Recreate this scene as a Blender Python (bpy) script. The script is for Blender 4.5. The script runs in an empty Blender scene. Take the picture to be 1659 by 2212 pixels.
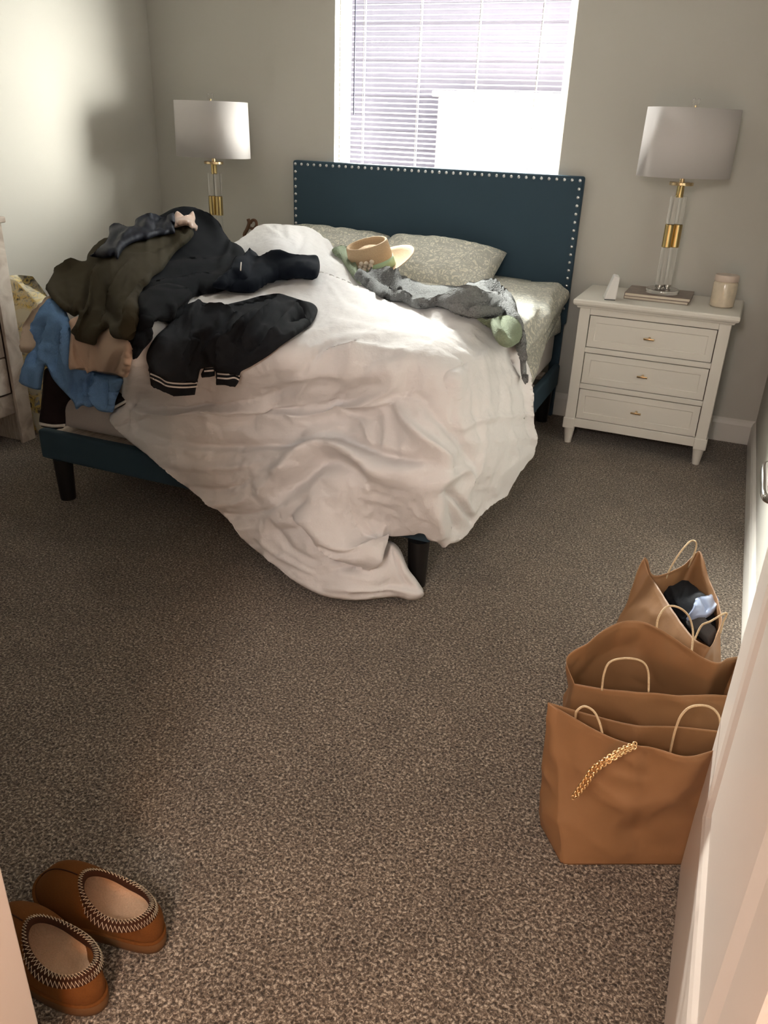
import bpy, bmesh, math, random
import numpy as np
from mathutils import Vector, Matrix, noise as mnoise
from mathutils.geometry import delaunay_2d_cdt
random.seed(7)
S = bpy.context.scene
COL = S.collection
# ------------------------------------------------------------------ camera
FPX = 1741.544
YAW, PIT, ROL = 0.380486, 0.447881, 0.0387478
CAM = np.array([1.531442, -4.330170, 1.416152])
_c, _s = math.cos(YAW), math.sin(YAW)
_r = np.array([_c, _s, 0.0])
_w = np.array([-_s*math.cos(PIT), _c*math.cos(PIT), -math.sin(PIT)])
_u = np.cross(_r, _w)
CR = math.cos(ROL)*_r + math.sin(ROL)*_u
CU = -math.sin(ROL)*_r + math.cos(ROL)*_u
CF = _w
cd = bpy.data.cameras.new('camera'); cam = bpy.data.objects.new('camera', cd); COL.objects.link(cam)
cd.sensor_fit = 'HORIZONTAL'; cd.sensor_width = 36.0; cd.lens = 36.0*FPX/1659.0; cd.clip_start = 0.02
m = Matrix.Identity(4)
for i in range(3):
    m[i][0] = CR[i]; m[i][1] = CU[i]; m[i][2] = -CF[i]; m[i][3] = CAM[i]
cam.matrix_world = m
S.camera = cam
# ------------------------------------------------------------------ view + world + lights
S.view_settings.view_transform = 'Standard'; S.view_settings.look = 'None'
S.view_settings.gamma = 1.0; S.view_settings.use_curve_mapping = False
S.view_settings.exposure = 0.82
W = bpy.data.worlds.new('World'); S.world = W; W.use_nodes = True
bg = W.node_tree.nodes['Background']; bg.inputs[0].default_value = (0.84, 0.86, 1.0, 1); bg.inputs[1].default_value = 0.42

def area(name, loc, target, sx, sy, power, col, spread=180):
    l = bpy.data.lights.new(name, 'AREA'); l.shape = 'RECTANGLE'; l.size = sx; l.size_y = sy
    l.energy = power; l.color = col; l.spread = math.radians(spread)
    o = bpy.data.objects.new(name, l); COL.objects.link(o); o.location = loc
    o.rotation_euler = (Vector(target)-Vector(loc)).to_track_quat('-Z', 'Z').to_euler()
    return o
# daylight outside the window (behind the blind) and two added fill lights in the hallway, out of view
area('sky_light', (0.2, 1.15, 3.05), (-0.05, -0.6, 1.2), 2.6, 1.5, 180, (0.92, 0.96, 1.0))
area('sunlit_yard_light', (1.95, 1.0, 1.55), (-1.2, -0.25, 1.3), 1.5, 1.3, 370, (1.0, 0.96, 0.88))
area('low_sun_glow', (-1.75, 2.1, 3.0), (1.35, -2.0, .2), 0.9, 0.9, 1250, (1.0, 0.96, 0.90))
def fill_point(name, loc, e, col, r):
    l_ = bpy.data.lights.new(name, 'POINT'); l_.energy = e; l_.color = col; l_.shadow_soft_size = r
    o_ = bpy.data.objects.new(name, l_); COL.objects.link(o_); o_.location = loc
fill_point('hall_fill', (1.25, -5.15, 1.95), 42, (1.0, 0.93, 0.89), .15)  # added fill behind the camera, brightens surfaces facing the doorway
fill_point('warm_jamb_fill', (1.15, -4.50, .60), 9, (1.0, 0.44, 0.18), .07)  # added low orange fill, unseen, warms the door jamb and leaf

# ------------------------------------------------------------------ helpers
def ray(px, py):
    return CF + CR*((px-829.5)/FPX) - CU*((py-1106.0)/FPX)
def depth_at(px, py, ax, v):
    i = 'xyz'.index(ax); d = ray(px, py)
    return (v-CAM[i])/d[i]
def at(px, py, ax, v):
    return CAM + ray(px, py)*depth_at(px, py, ax, v)
def proj(X):
    d = np.asarray(X, float)-CAM; z = d@CF
    return 829.5+FPX*(d@CR)/z, 1106.0-FPX*(d@CU)/z

def props(o, label=None, cat=None, group=None, kind=None):
    if label: o['label'] = label
    if cat: o['category'] = cat
    if group: o['group'] = group
    if kind: o['kind'] = kind
    return o
def mk(name, verts, faces, mat=None, parent=None, smooth=True, loc=None):
    me = bpy.data.meshes.new(name); me.from_pydata([tuple(map(float, v)) for v in verts], [], [tuple(f) for f in faces])
    me.update()
    o = bpy.data.objects.new(name, me); COL.objects.link(o)
    if mat: me.materials.append(mat)
    if smooth:
        me.polygons.foreach_set('use_smooth', [True]*len(me.polygons))
    if loc is not None: o.location = loc
    if parent: o.parent = parent
    return o
def from_bm(name, bm, mat=None, parent=None, smooth=False, loc=None):
    me = bpy.data.meshes.new(name); bm.to_mesh(me); bm.free()
    o = bpy.data.objects.new(name, me); COL.objects.link(o)
    if mat: me.materials.append(mat)
    if smooth: me.polygons.foreach_set('use_smooth', [True]*len(me.polygons))
    if loc is not None: o.location = loc
    if parent: o.parent = parent
    return o
def box(bm, lo, hi, mi=0):
    x0, y0, z0 = lo; x1, y1, z1 = hi
    vs = [bm.verts.new(p) for p in [(x0,y0,z0),(x1,y0,z0),(x1,y1,z0),(x0,y1,z0),(x0,y0,z1),(x1,y0,z1),(x1,y1,z1),(x0,y1,z1)]]
    for f in [(0,3,2,1),(4,5,6,7),(0,1,5,4),(1,2,6,5),(2,3,7,6),(3,0,4,7)]:
        fc = bm.faces.new([vs[i] for i in f]); fc.material_index = mi
    return vs
def bevel_mod(o, w, seg=2):
    b = o.modifiers.new('bevel', 'BEVEL'); b.width = w; b.segments = seg; b.limit_method = 'ANGLE'; b.angle_limit = math.radians(40)
    return o
def boxes(name, lst, mat, parent=None, bev=0.0, seg=2, loc=None):
    bm = bmesh.new()
    for lo, hi in lst: box(bm, lo, hi)
    o = from_bm(name, bm, mat, parent, False, loc)
    if bev: bevel_mod(o, bev, seg)
    return o
def empty(name, loc=(0, 0, 0), rz=0.0):
    o = bpy.data.objects.new(name, None); COL.objects.link(o); o.location = loc; o.rotation_euler = (0, 0, rz); o.empty_display_size = .05
    return o
def lathe(name, prof, mat, parent=None, n=48, loc=(0, 0, 0), sx=1.0, sy=1.0, cap=True):
    vs = []; fs = []
    for r, z in prof:
        for k in range(n):
            a = 2*math.pi*k/n; vs.append((r*math.cos(a)*sx, r*math.sin(a)*sy, z))
    for i in range(len(prof)-1):
        for k in range(n):
            k2 = (k+1) % n
            fs.append((i*n+k, i*n+k2, (i+1)*n+k2, (i+1)*n+k))
    if cap:
        fs.append(tuple(reversed(range(n)))); fs.append(tuple(range((len(prof)-1)*n, len(prof)*n)))
    o = mk(name, vs, fs, mat, parent, True, loc)
    e = o.modifiers.new('es', 'EDGE_SPLIT'); e.split_angle = math.radians(35)
    return o
def tube(name, pts, r, mat, parent=None, n=8, closed=False, loc=None, rs=None):
    pts = [Vector(p) for p in pts]; N = len(pts); vs = []; fs = []
    up = Vector((0.13, 0.27, 0.95))
    prev = None
    for i, p in enumerate(pts):
        a = pts[(i-1) % N] if (closed or i > 0) else p
        b = pts[(i+1) % N] if (closed or i < N-1) else p
        t = (b-a).normalized()
        if prev is None:
            x = t.cross(up).normalized()
        else:
            x = (prev - t*prev.dot(t)).normalized()
        prev = x; y = t.cross(x)
        rr = rs[i] if rs else r
        for k in range(n):
            an = 2*math.pi*k/n; vs.append(p + (x*math.cos(an)+y*math.sin(an))*rr)
    M = N if closed else N-1
    for i in range(M):
        for k in range(n):
            k2 = (k+1) % n; j = (i+1) % N
            fs.append((i*n+k, i*n+k2, j*n+k2, j*n+k))
    if not closed:
        fs.append(tuple(reversed(range(n)))); fs.append(tuple(range((N-1)*n, N*n)))
    return mk(name, vs, fs, mat, parent, True, loc)
def crom(P, per=8, closed=False):
    P = [np.array(p, float) for p in P]; n = len(P); out = []
    for i in range(n if closed else n-1):
        if closed: a, b, c, d = P[(i-1) % n], P[i], P[(i+1) % n], P[(i+2) % n]
        else: a, b, c, d = P[max(i-1, 0)], P[i], P[i+1], P[min(i+2, n-1)]
        for k in range(per):
            t = k/per
            out.append(.5*((2*b)+(-a+c)*t+(2*a-5*b+4*c-d)*t*t+(-a+3*b-3*c+d)*t**3))
    if not closed: out.append(P[-1])
    return out

# ------------------------------------------------------------------ materials
def lin(c):
    return tuple(((x/255.0)/12.92 if x/255.0 <= .04045 else ((x/255.0+.055)/1.055)**2.4) for x in c) + (1.0,)
def new_mat(name):
    mt = bpy.data.materials.new(name); mt.use_nodes = True
    nt = mt.node_tree; return mt, nt, nt.nodes['Principled BSDF']
def N(nt, t, **kw):
    n = nt.nodes.new(t)
    for k, v in kw.items():
        if k in n.inputs: n.inputs[k].default_value = v
        else: setattr(n, k, v)
    return n
def simple(name, col, rough=.6, metal=0.0, bump=0.0, bscale=60.0, var=0.0, vscale=4.0, spec=None, coat=0.0, sheen=0.0):
    mt, nt, b = new_mat(name)
    b.inputs['Base Color'].default_value = lin(col); b.inputs['Roughness'].default_value = rough; b.inputs['Metallic'].default_value = metal
    if spec is not None: b.inputs['Specular IOR Level'].default_value = spec
    if coat: b.inputs['Coat Weight'].default_value = coat
    if sheen:
        b.inputs['Sheen Weight'].default_value = sheen; b.inputs['Sheen Roughness'].default_value = .6
    tc = N(nt, 'ShaderNodeTexCoord')
    if bump:
        n1 = N(nt, 'ShaderNodeTexNoise', Scale=bscale, Detail=3.0)
        bp = N(nt, 'ShaderNodeBump', Strength=bump, Distance=.01)
        nt.links.new(tc.outputs['Object'], n1.inputs['Vector']); nt.links.new(n1.outputs['Fac'], bp.inputs['Height']); nt.links.new(bp.outputs['Normal'], b.inputs['Normal'])
    if var:
        n2 = N(nt, 'ShaderNodeTexNoise', Scale=vscale, Detail=4.0)
        mx = N(nt, 'ShaderNodeMix', data_type='RGBA')
        mx.inputs[6].default_value = lin([max(0, x*(1-var)) for x in col]); mx.inputs[7].default_value = lin([min(255, x*(1+var)) for x in col])
        nt.links.new(tc.outputs['Object'], n2.inputs['Vector']); nt.links.new(n2.outputs['Fac'], mx.inputs[0]); nt.links.new(mx.outputs[2], b.inputs['Base Color'])
    return mt
def ramp(nt, stops):
    r = nt.nodes.new('ShaderNodeValToRGB'); e = r.color_ramp.elements
    while len(e) > 1: e.remove(e[-1])
    e[0].position = stops[0][0]; e[0].color = stops[0][1]
    for p, c in stops[1:]:
        x = e.new(p); x.color = c
    return r
def carpet_mat():
    mt, nt, b = new_mat('carpet')
    b.inputs['Roughness'].default_value = 1.0; b.inputs['Specular IOR Level'].default_value = .08
    b.inputs['Sheen Weight'].default_value = .25
    tc = N(nt, 'ShaderNodeTexCoord')
    n1 = N(nt, 'ShaderNodeTexNoise', Scale=160.0, Detail=3.0, Roughness=.65, Distortion=.6)
    n2 = N(nt, 'ShaderNodeTexNoise', Scale=5.0, Detail=3.0)
    r = ramp(nt, [(.32, lin((40, 32, 26))), (.45, lin((90, 78, 66))), (.54, lin((130, 115, 100))), (.66, lin((198, 184, 166)))])
    for n in (n1, n2): nt.links.new(tc.outputs['Object'], n.inputs['Vector'])
    nt.links.new(n1.outputs['Fac'], r.inputs[0])
    mx = N(nt, 'ShaderNodeMix', data_type='RGBA', blend_type='MULTIPLY'); mx.inputs[0].default_value = 1.0
    r2 = ramp(nt, [(.3, (.86, .86, .86, 1)), (.7, (1.1, 1.1, 1.1, 1))])
    nt.links.new(n2.outputs['Fac'], r2.inputs[0])
    nt.links.new(r.outputs[0], mx.inputs[6]); nt.links.new(r2.outputs[0], mx.inputs[7]); nt.links.new(mx.outputs[2], b.inputs['Base Color'])
    bp = N(nt, 'ShaderNodeBump', Strength=.9, Distance=.006)
    nt.links.new(n1.outputs['Fac'], bp.inputs['Height']); nt.links.new(bp.outputs['Normal'], b.inputs['Normal'])
    return mt
def fabric(name, col, rough=.9, weave=900.0, bump=.25, wr=0.0, sheen=.15, spec=.15, var=.06, bd=.002):
    mt, nt, b = new_mat(name)
    b.inputs['Roughness'].default_value = rough; b.inputs['Specular IOR Level'].default_value = spec
    b.inputs['Sheen Weight'].default_value = sheen; b.inputs['Sheen Roughness'].default_value = .5
    b.inputs['Sheen Tint'].default_value = lin([min(255, c*1.2+20) for c in col])
    tc = N(nt, 'ShaderNodeTexCoord')
    n1 = N(nt, 'ShaderNodeTexNoise', Scale=weave, Detail=1.0); n2 = N(nt, 'ShaderNodeTexNoise', Scale=16.0, Detail=5.0, Roughness=.6)
    for n in (n1, n2): nt.links.new(tc.outputs['Object'], n.inputs['Vector'])
    mx = N(nt, 'ShaderNodeMix', data_type='RGBA')
    mx.inputs[6].default_value = lin([x*(1-var) for x in col]); mx.inputs[7].default_value = lin([min(255, x*(1+var)) for x in col])
    nt.links.new(n1.outputs['Fac'], mx.inputs[0]); nt.links.new(mx.outputs[2], b.inputs['Base Color'])
    bp = N(nt, 'ShaderNodeBump', Strength=bump, Distance=bd); nt.links.new(n1.outputs['Fac'], bp.inputs['Height'])
    if wr:
        b2 = N(nt, 'ShaderNodeBump', Strength=wr, Distance=.02); nt.links.new(n2.outputs['Fac'], b2.inputs['Height']); nt.links.new(b2.outputs['Normal'], bp.inputs['Normal'])
    nt.links.new(bp.outputs['Normal'], b.inputs['Normal'])
    return mt
def damask(name, c1, c2, scale=9.0, rough=.8):
    mt, nt, b = new_mat(name); b.inputs['Roughness'].default_value = rough; b.inputs['Specular IOR Level'].default_value = .25
    tc = N(nt, 'ShaderNodeTexCoord')
    w = N(nt, 'ShaderNodeTexNoise', Scale=scale*1.1, Detail=2.0)
    vm = N(nt, 'ShaderNodeVectorMath', operation='SCALE'); vm.inputs['Scale'].default_value = .16
    va = N(nt, 'ShaderNodeVectorMath', operation='ADD')
    nt.links.new(tc.outputs['Object'], w.inputs['Vector']); nt.links.new(w.outputs['Color'], vm.inputs[0]); nt.links.new(vm.outputs[0], va.inputs[0]); nt.links.new(tc.outputs['Object'], va.inputs[1])
    v = N(nt, 'ShaderNodeTexVoronoi', Scale=scale*3.2, feature='DISTANCE_TO_EDGE'); n3 = N(nt, 'ShaderNodeTexNoise', Scale=scale*5.0, Detail=3.0, Distortion=1.8)
    nt.links.new(va.outputs[0], v.inputs['Vector']); nt.links.new(va.outputs[0], n3.inputs['Vector'])
    r1 = ramp(nt, [(.06, (1, 1, 1, 1)), (.13, (0, 0, 0, 1))]); r2 = ramp(nt, [(.46, (0, 0, 0, 1)), (.54, (1, 1, 1, 1))])
    nt.links.new(v.outputs['Distance'], r1.inputs[0]); nt.links.new(n3.outputs['Fac'], r2.inputs[0])
    mm = N(nt, 'ShaderNodeMath', operation='MULTIPLY'); mm2 = N(nt, 'ShaderNodeMath', operation='MAXIMUM')
    nt.links.new(r2.outputs[0], mm2.inputs[0]); nt.links.new(r1.outputs[0], mm2.inputs[1]); mm.inputs[1].default_value = 1.0
    nt.links.new(mm2.outputs[0], mm.inputs[0])
    mx = N(nt, 'ShaderNodeMix', data_type='RGBA'); mx.inputs[6].default_value = lin(c1); mx.inputs[7].default_value = lin(c2)
    nt.links.new(mm.outputs[0], mx.inputs[0]); nt.links.new(mx.outputs[2], b.inputs['Base Color'])
    n5 = N(nt, 'ShaderNodeTexNoise', Scale=24.0, Detail=4.0); nt.links.new(tc.outputs['Object'], n5.inputs['Vector'])
    bp = N(nt, 'ShaderNodeBump', Strength=.25, Distance=.012); nt.links.new(n5.outputs['Fac'], bp.inputs['Height']); nt.links.new(bp.outputs['Normal'], b.inputs['Normal'])
    return mt
def kraft(name, col=(142, 104, 70)):
    mt, nt, b = new_mat(name); b.inputs['Roughness'].default_value = .55; b.inputs['Specular IOR Level'].default_value = .35
    tc = N(nt, 'ShaderNodeTexCoord')
    n1 = N(nt, 'ShaderNodeTexNoise', Scale=9.0, Detail=6.0); n2 = N(nt, 'ShaderNodeTexNoise', Scale=400.0, Detail=2.0)
    for n in (n1, n2): nt.links.new(tc.outputs['Object'], n.inputs['Vector'])
    mx = N(nt, 'ShaderNodeMix', data_type='RGBA'); mx.inputs[6].default_value = lin([x*.92 for x in col]); mx.inputs[7].default_value = lin([min(255, x*1.08) for x in col])
    nt.links.new(n1.outputs['Fac'], mx.inputs[0]); nt.links.new(mx.outputs[2], b.inputs['Base Color'])
    bp = N(nt, 'ShaderNodeBump', Strength=.35, Distance=.006); nt.links.new(n1.outputs['Fac'], bp.inputs['Height'])
    bp2 = N(nt, 'ShaderNodeBump', Strength=.12, Distance=.001); nt.links.new(n2.outputs['Fac'], bp2.inputs['Height']); nt.links.new(bp.outputs['Normal'], bp2.inputs['Normal'])
    nt.links.new(bp2.outputs['Normal'], b.inputs['Normal'])
    return mt
def white_wood(name):
    mt, nt, b = new_mat(name); b.inputs['Roughness'].default_value = .6
    tc = N(nt, 'ShaderNodeTexCoord'); mp = N(nt, 'ShaderNodeMapping'); mp.inputs['Scale'].default_value = (30, 3, 3)
    n1 = N(nt, 'ShaderNodeTexNoise', Scale=3.0, Detail=6.0, Distortion=1.2)
    nt.links.new(tc.outputs['Object'], mp.inputs['Vector']); nt.links.new(mp.outputs[0], n1.inputs['Vector'])
    r = ramp(nt, [(.3, lin((168, 150, 136))), (.5, lin((205, 190, 176))), (.7, lin((226, 214, 202)))])
    nt.links.new(n1.outputs['Fac'], r.inputs[0]); nt.links.new(r.outputs[0], b.inputs['Base Color'])
    return mt
def floral(name):
    mt, nt, b = new_mat(name); b.inputs['Roughness'].default_value = .7
    tc = N(nt, 'ShaderNodeTexCoord')
    v = N(nt, 'ShaderNodeTexVoronoi', Scale=13.0); n1 = N(nt, 'ShaderNodeTexNoise', Scale=22.0, Detail=4.0, Distortion=2.2); n2 = N(nt, 'ShaderNodeTexNoise', Scale=8.0, Detail=3.0, Distortion=1.0)
    for n in (v, n1, n2): nt.links.new(tc.outputs['Object'], n.inputs['Vector'])
    r = ramp(nt, [(.36, lin((70, 66, 60))), (.42, lin((150, 128, 96))), (.47, lin((222, 190, 104))), (.58, lin((228, 204, 128))), (.64, lin((150, 148, 150)))])
    r2 = ramp(nt, [(.45, (0, 0, 0, 1)), (.58, (1, 1, 1, 1))])
    mx = N(nt, 'ShaderNodeMix', data_type='RGBA'); mx.inputs[7].default_value = lin((224, 216, 192))
    nt.links.new(n1.outputs['Fac'], r.inputs[0]); nt.links.new(n2.outputs['Fac'], r2.inputs[0]); nt.links.new(r2.outputs[0], mx.inputs[0]); nt.links.new(r.outputs[0], mx.inputs[6]); nt.links.new(mx.outputs[2], b.inputs['Base Color'])
    return mt
def trans_mat(name, col, tcol, fac):
    mt = bpy.data.materials.new(name); mt.use_nodes = True; nt = mt.node_tree; nt.nodes.clear()
    o = nt.nodes.new('ShaderNodeOutputMaterial'); d = N(nt, 'ShaderNodeBsdfDiffuse'); t = N(nt, 'ShaderNodeBsdfTranslucent'); mx = nt.nodes.new('ShaderNodeMixShader')
    d.inputs[0].default_value = lin(col); t.inputs[0].default_value = lin(tcol); mx.inputs[0].default_value = fac
    nt.links.new(d.outputs[0], mx.inputs[1]); nt.links.new(t.outputs[0], mx.inputs[2]); nt.links.new(mx.outputs[0], o.inputs[0])
    return mt
def emis(name, col, st):
    mt, nt, b = new_mat(name); b.inputs['Base Color'].default_value = (.8, .8, .8, 1); b.inputs['Emission Color'].default_value = col+(1,); b.inputs['Emission Strength'].default_value = st
    return mt
def pane_mat():
    mt = bpy.data.materials.new('window_glass'); mt.use_nodes = True; nt = mt.node_tree; nt.nodes.clear()
    o = nt.nodes.new('ShaderNodeOutputMaterial'); t = N(nt, 'ShaderNodeBsdfTransparent'); g = N(nt, 'ShaderNodeBsdfGlossy', Roughness=.02); mx = nt.nodes.new('ShaderNodeMixShader')
    t.inputs[0].default_value = (.97, .99, .98, 1); mx.inputs[0].default_value = .012
    nt.links.new(t.outputs[0], mx.inputs[1]); nt.links.new(g.outputs[0], mx.inputs[2]); nt.links.new(mx.outputs[0], o.inputs[0])
    return mt
def glass(name, col=(1, 1, 1, 1), rough=.0):
    mt, nt, b = new_mat(name); b.inputs['Base Color'].default_value = col; b.inputs['Transmission Weight'].default_value = 1.0
    b.inputs['Roughness'].default_value = rough; b.inputs['IOR'].default_value = 1.46
    return mt

M = dict(
    wall=simple('wall_paint', (200, 197, 190), .85, bump=.05, bscale=220, spec=.2),
    ceil=simple('ceiling_paint', (225, 222, 216), .9, bump=.1, bscale=90),
    trim=simple('trim_paint', (226, 222, 216), .45),
    door=simple('door_paint', (212, 202, 194), .34, bump=.03, bscale=30),
    carpet=carpet_mat(),
    slat=simple('blind_vinyl', (226, 224, 222), .7),
    blindw=simple('blind_rail_paint', (230, 230, 230), .5),
    wand=simple('wand_plastic', (96, 96, 120), .3),
    pane=pane_mat(),
    velvet=fabric('teal_velvet', (54, 74, 88), .75, 600, .15, sheen=.35, spec=.25),
    nail=simple('nail_nickel', (205, 208, 212), .22, 1.0),
    leg=simple('black_plastic_leg', (24, 22, 22), .4),
    mattress=fabric('mattress_ticking', (206, 196, 192), .85, 500, .2),
    sheet=damask('patterned_sheet', (226, 222, 208), (182, 182, 174)),
    sheet2=damask('patterned_sheet_side', (198, 200, 200), (176, 180, 182), 13.0),
    duvet=fabric('white_cotton_duvet', (226, 223, 222), .8, 1200, .12, wr=.28, sheen=.1, spec=.2, var=.02),
    grey=fabric('grey_sherpa', (122, 124, 124), .95, 150, 1.0, wr=.6, sheen=.05, var=.16, bd=.008),
    green=fabric('sage_fleece', (130, 140, 118), .95, 200, .9, wr=.4, sheen=.05, var=.1, bd=.005),
    straw=fabric('woven_straw', (190, 164, 132), .8, 420, .7, sheen=.0, var=.14),
    ribbon=simple('green_ribbon', (160, 186, 150), .6), flower=simple('cream_petal', (222, 208, 188), .8),
    black=fabric('black_fleece', (17, 19, 23), .92, 500, .3, sheen=.02),
    blacknavy=fabric('dark_navy_jersey', (16, 22, 32), .9, 700, .3, sheen=.02),
    charcoal=fabric('charcoal_knit', (32, 34, 38), .9, 700, .35, sheen=.03),
    stripe=simple('white_rib_stripe', (222, 214, 206), .8), stripedark=fabric('maroon_rib', (40, 24, 28), .9, 900, .2),
    olive=fabric('olive_knit', (66, 60, 46), .9, 900, .45, sheen=.2),
    satin=simple('navy_satin', (16, 20, 34), .58, spec=.25, var=.25, vscale=9),
    pinksatin=simple('champagne_satin', (214, 184, 166), .3, sheen=.2),
    beige=fabric('beige_twill', (208, 178, 156), .85, 900, .25),
    blue=fabric('blue_fuzzy_knit', (120, 160, 208), .95, 340, .9, wr=.25, sheen=.15),
    brown=fabric('dark_brown_jersey', (40, 30, 30), .9, 800, .3, sheen=.1),
    cream=fabric('cream_blanket', (206, 184, 164), .9, 600, .2),
    floral=floral('yellow_floral_cloth'),
    wwood=white_wood('whitewashed_wood'), darkgap=simple('shadow_gap_wood', (92, 74, 64), .8),
    nsw=simple('nightstand_lacquer', (226, 222, 214), .42, bump=.02, bscale=40), brass=simple('brushed_brass', (206, 182, 128), .26, 1.0),
    satinbrass=simple('pale_brass', (214, 190, 150), .25, 1.0), chrome=simple('polished_nickel', (200, 196, 192), .12, 1.0),
    shade=trans_mat('linen_lampshade', (226, 222, 222), (236, 230, 226), .4), acrylic=glass('clear_acrylic'),
    kraft=kraft('kraft_paper'), twine=simple('paper_twine', (196, 170, 134), .7, bump=.4, bscale=300),
    gold=simple('rose_gold_chain', (236, 200, 150), .28, 1.0),
    suede=fabric('chestnut_suede', (100, 60, 26), .95, 500, .35, sheen=.35, var=.1), sole=simple('tan_foam_sole', (92, 60, 26), .85, bump=.1, bscale=200),
    wool=fabric('cream_wool_lining', (206, 172, 142), 1.0, 320, .8, wr=.5, sheen=.3), braid=fabric('brown_braid', (58, 34, 22), .9, 500, .3), zig=simple('cream_stitch', (226, 206, 176), .8),
    book1=simple('grey_magazine_cover', (112, 100, 92), .35, var=.45, vscale=22), book2=simple('taupe_book_cover', (150, 132, 118), .5), paper=simple('page_block', (222, 212, 196), .8),
    clock=simple('white_plastic', (226, 224, 222), .5), darkplastic=simple('grey_rubber_foot', (70, 74, 80), .7),
    jar=simple('marbled_candle_glass', (214, 200, 178), .18, var=.12, vscale=30, coat=.6), lid=simple('pink_marble_lid', (214, 196, 182), .3, var=.06, vscale=20),
    figurine=simple('carved_brown_wood', (92, 62, 40), .6, var=.3, vscale=30),
    darkcloth=fabric('black_grey_cloth', (34, 36, 40), .9, 500, .3), greycloth=fabric('dark_grey_cloth', (84, 82, 82), .9, 500, .3), maroon=fabric('maroon_cloth', (84, 46, 44), .9, 500, .3),
    siding=simple('pale_siding', (150, 144, 158), .8), shedw=simple('white_shed_paint', (236, 230, 222), .7),
    dome=emis('fill_dome_glow', (1.0, .97, .94), 7.0),  # glow for the added ceiling fill
    bluesatin=simple('pale_blue_satin', (160, 178, 214), .3, sheen=.2),
)

# ------------------------------------------------------------------ room
XL, XR, YF, HC = -1.742, 1.812, -3.80, 2.44
def struct(o): return props(o, kind='structure')
struct(boxes('floor', [((XL-.1, -5.6, -.06), (XR+.9, .12, 0))], M['carpet']))
struct(boxes('ceiling', [((XL-.1, -5.6, HC), (XR+.9, .12, HC+.06))], M['ceil']))
WX0, WX1, WZ0, WZ1 = -.575, .660, 1.02, 2.14
struct(boxes('wall_back', [((XL-.1, 0, 0), (WX0, .12, HC)), ((WX1, 0, 0), (XR+.1, .12, HC)), ((WX0, 0, 0), (WX1, .12, WZ0)), ((WX0, 0, WZ1), (WX1, .12, HC))], M['wall']))
struct(boxes('wall_left', [((XL-.1, YF, 0), (XL, 0, HC))], M['wall']))
struct(boxes('wall_right', [((XR, YF-.12, 0), (XR+.1, 0, HC))], M['wall']))
DX0, DX1 = .772, 1.725
struct(boxes('wall_front', [((XL-.1, YF-.12, 0), (DX0-.02, YF, HC)), ((DX0-.02, YF-.12, 2.05), (DX1, YF, HC)), ((DX1, YF-.12, 0), (XR, YF, HC))], M['wall']))
struct(boxes('wall_hall_left', [((-.2, -5.6, 0), (-.1, YF-.12, HC))], M['wall']))
struct(boxes('wall_hall_right', [((XR+.5, -5.6, 0), (XR+.6, YF-.12, HC))], M['wall']))
struct(boxes('wall_hall_back', [((-.2, -5.6, 0), (XR+.6, -5.5, HC))], M['wall']))
struct(boxes('wall_hall_corner', [((XR+.1, YF-.12, 0), (XR+.6, YF-.02, HC))], M['wall']))
def baseboard(name, a, b, n):   # a,b ends at wall foot, n normal into room
    a, b, n = Vector(a), Vector(b), Vector(n); prof = [(0, 0), (.016, 0), (.016, .095), (.011, .112), (.004, .122), (0, .124)]
    vs = []; fs = []
    for p in (a, b):
        for d, z in prof: vs.append(p+n*d+Vector((0, 0, z)))
    k = len(prof)
    for i in range(k-1): fs.append((i, i+1, k+i+1, k+i))
    fs.append(tuple(range(k))); fs.append(tuple(range(k, 2*k)))
    return struct(mk(name, vs, fs, M['trim'], smooth=False))
baseboard('baseboard_back', (XL, 0, 0), (XR, 0, 0), (0, -1, 0))
baseboard('baseboard_left', (XL, YF, 0), (XL, 0, 0), (1, 0, 0))
baseboard('baseboard_right', (XR, YF, 0), (XR, 0, 0), (-1, 0, 0))
baseboard('baseboard_front', (XL, YF, 0), (DX0-.02, YF, 0), (0, 1, 0))
# door jamb lining the doorway
struct(boxes('trim_1', [((DX0-.02, YF-.13, 0), (DX0, YF+.004, 2.05)), ((DX1-.004, YF-.13, 0), (DX1+.012, YF+.004, 2.05)), ((DX0, YF-.13, 2.03), (DX1, YF+.004, 2.05))], M['door'], bev=.002))
# window: frame, glass, sill
w = empty('window_1', (0, .06, WZ0)); struct(w)
def wbox(name, lst, mat, bev=0):
    o = boxes(name, lst, mat, w, bev, loc=(0, -.06, -WZ0)); return o
wbox('window_frame', [((WX0, .06, WZ0), (WX0+.045, .11, WZ1)), ((WX1-.045, .06, WZ0), (WX1, .11, WZ1)), ((WX0+.045, .06, WZ0), (WX1-.045, .11, WZ0+.045)), ((WX0+.045, .06, WZ1-.045), (WX1-.045, .11, WZ1))], M['trim'], .003)
wbox('pane', [((WX0+.045, .084, WZ0+.045), (WX1-.045, .088, WZ1-.045))], M['pane'])
wbox('window_sill', [((WX0-.03, -.02, WZ0-.02), (WX1+.03, .06, WZ0))], M['trim'], .004)

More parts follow.
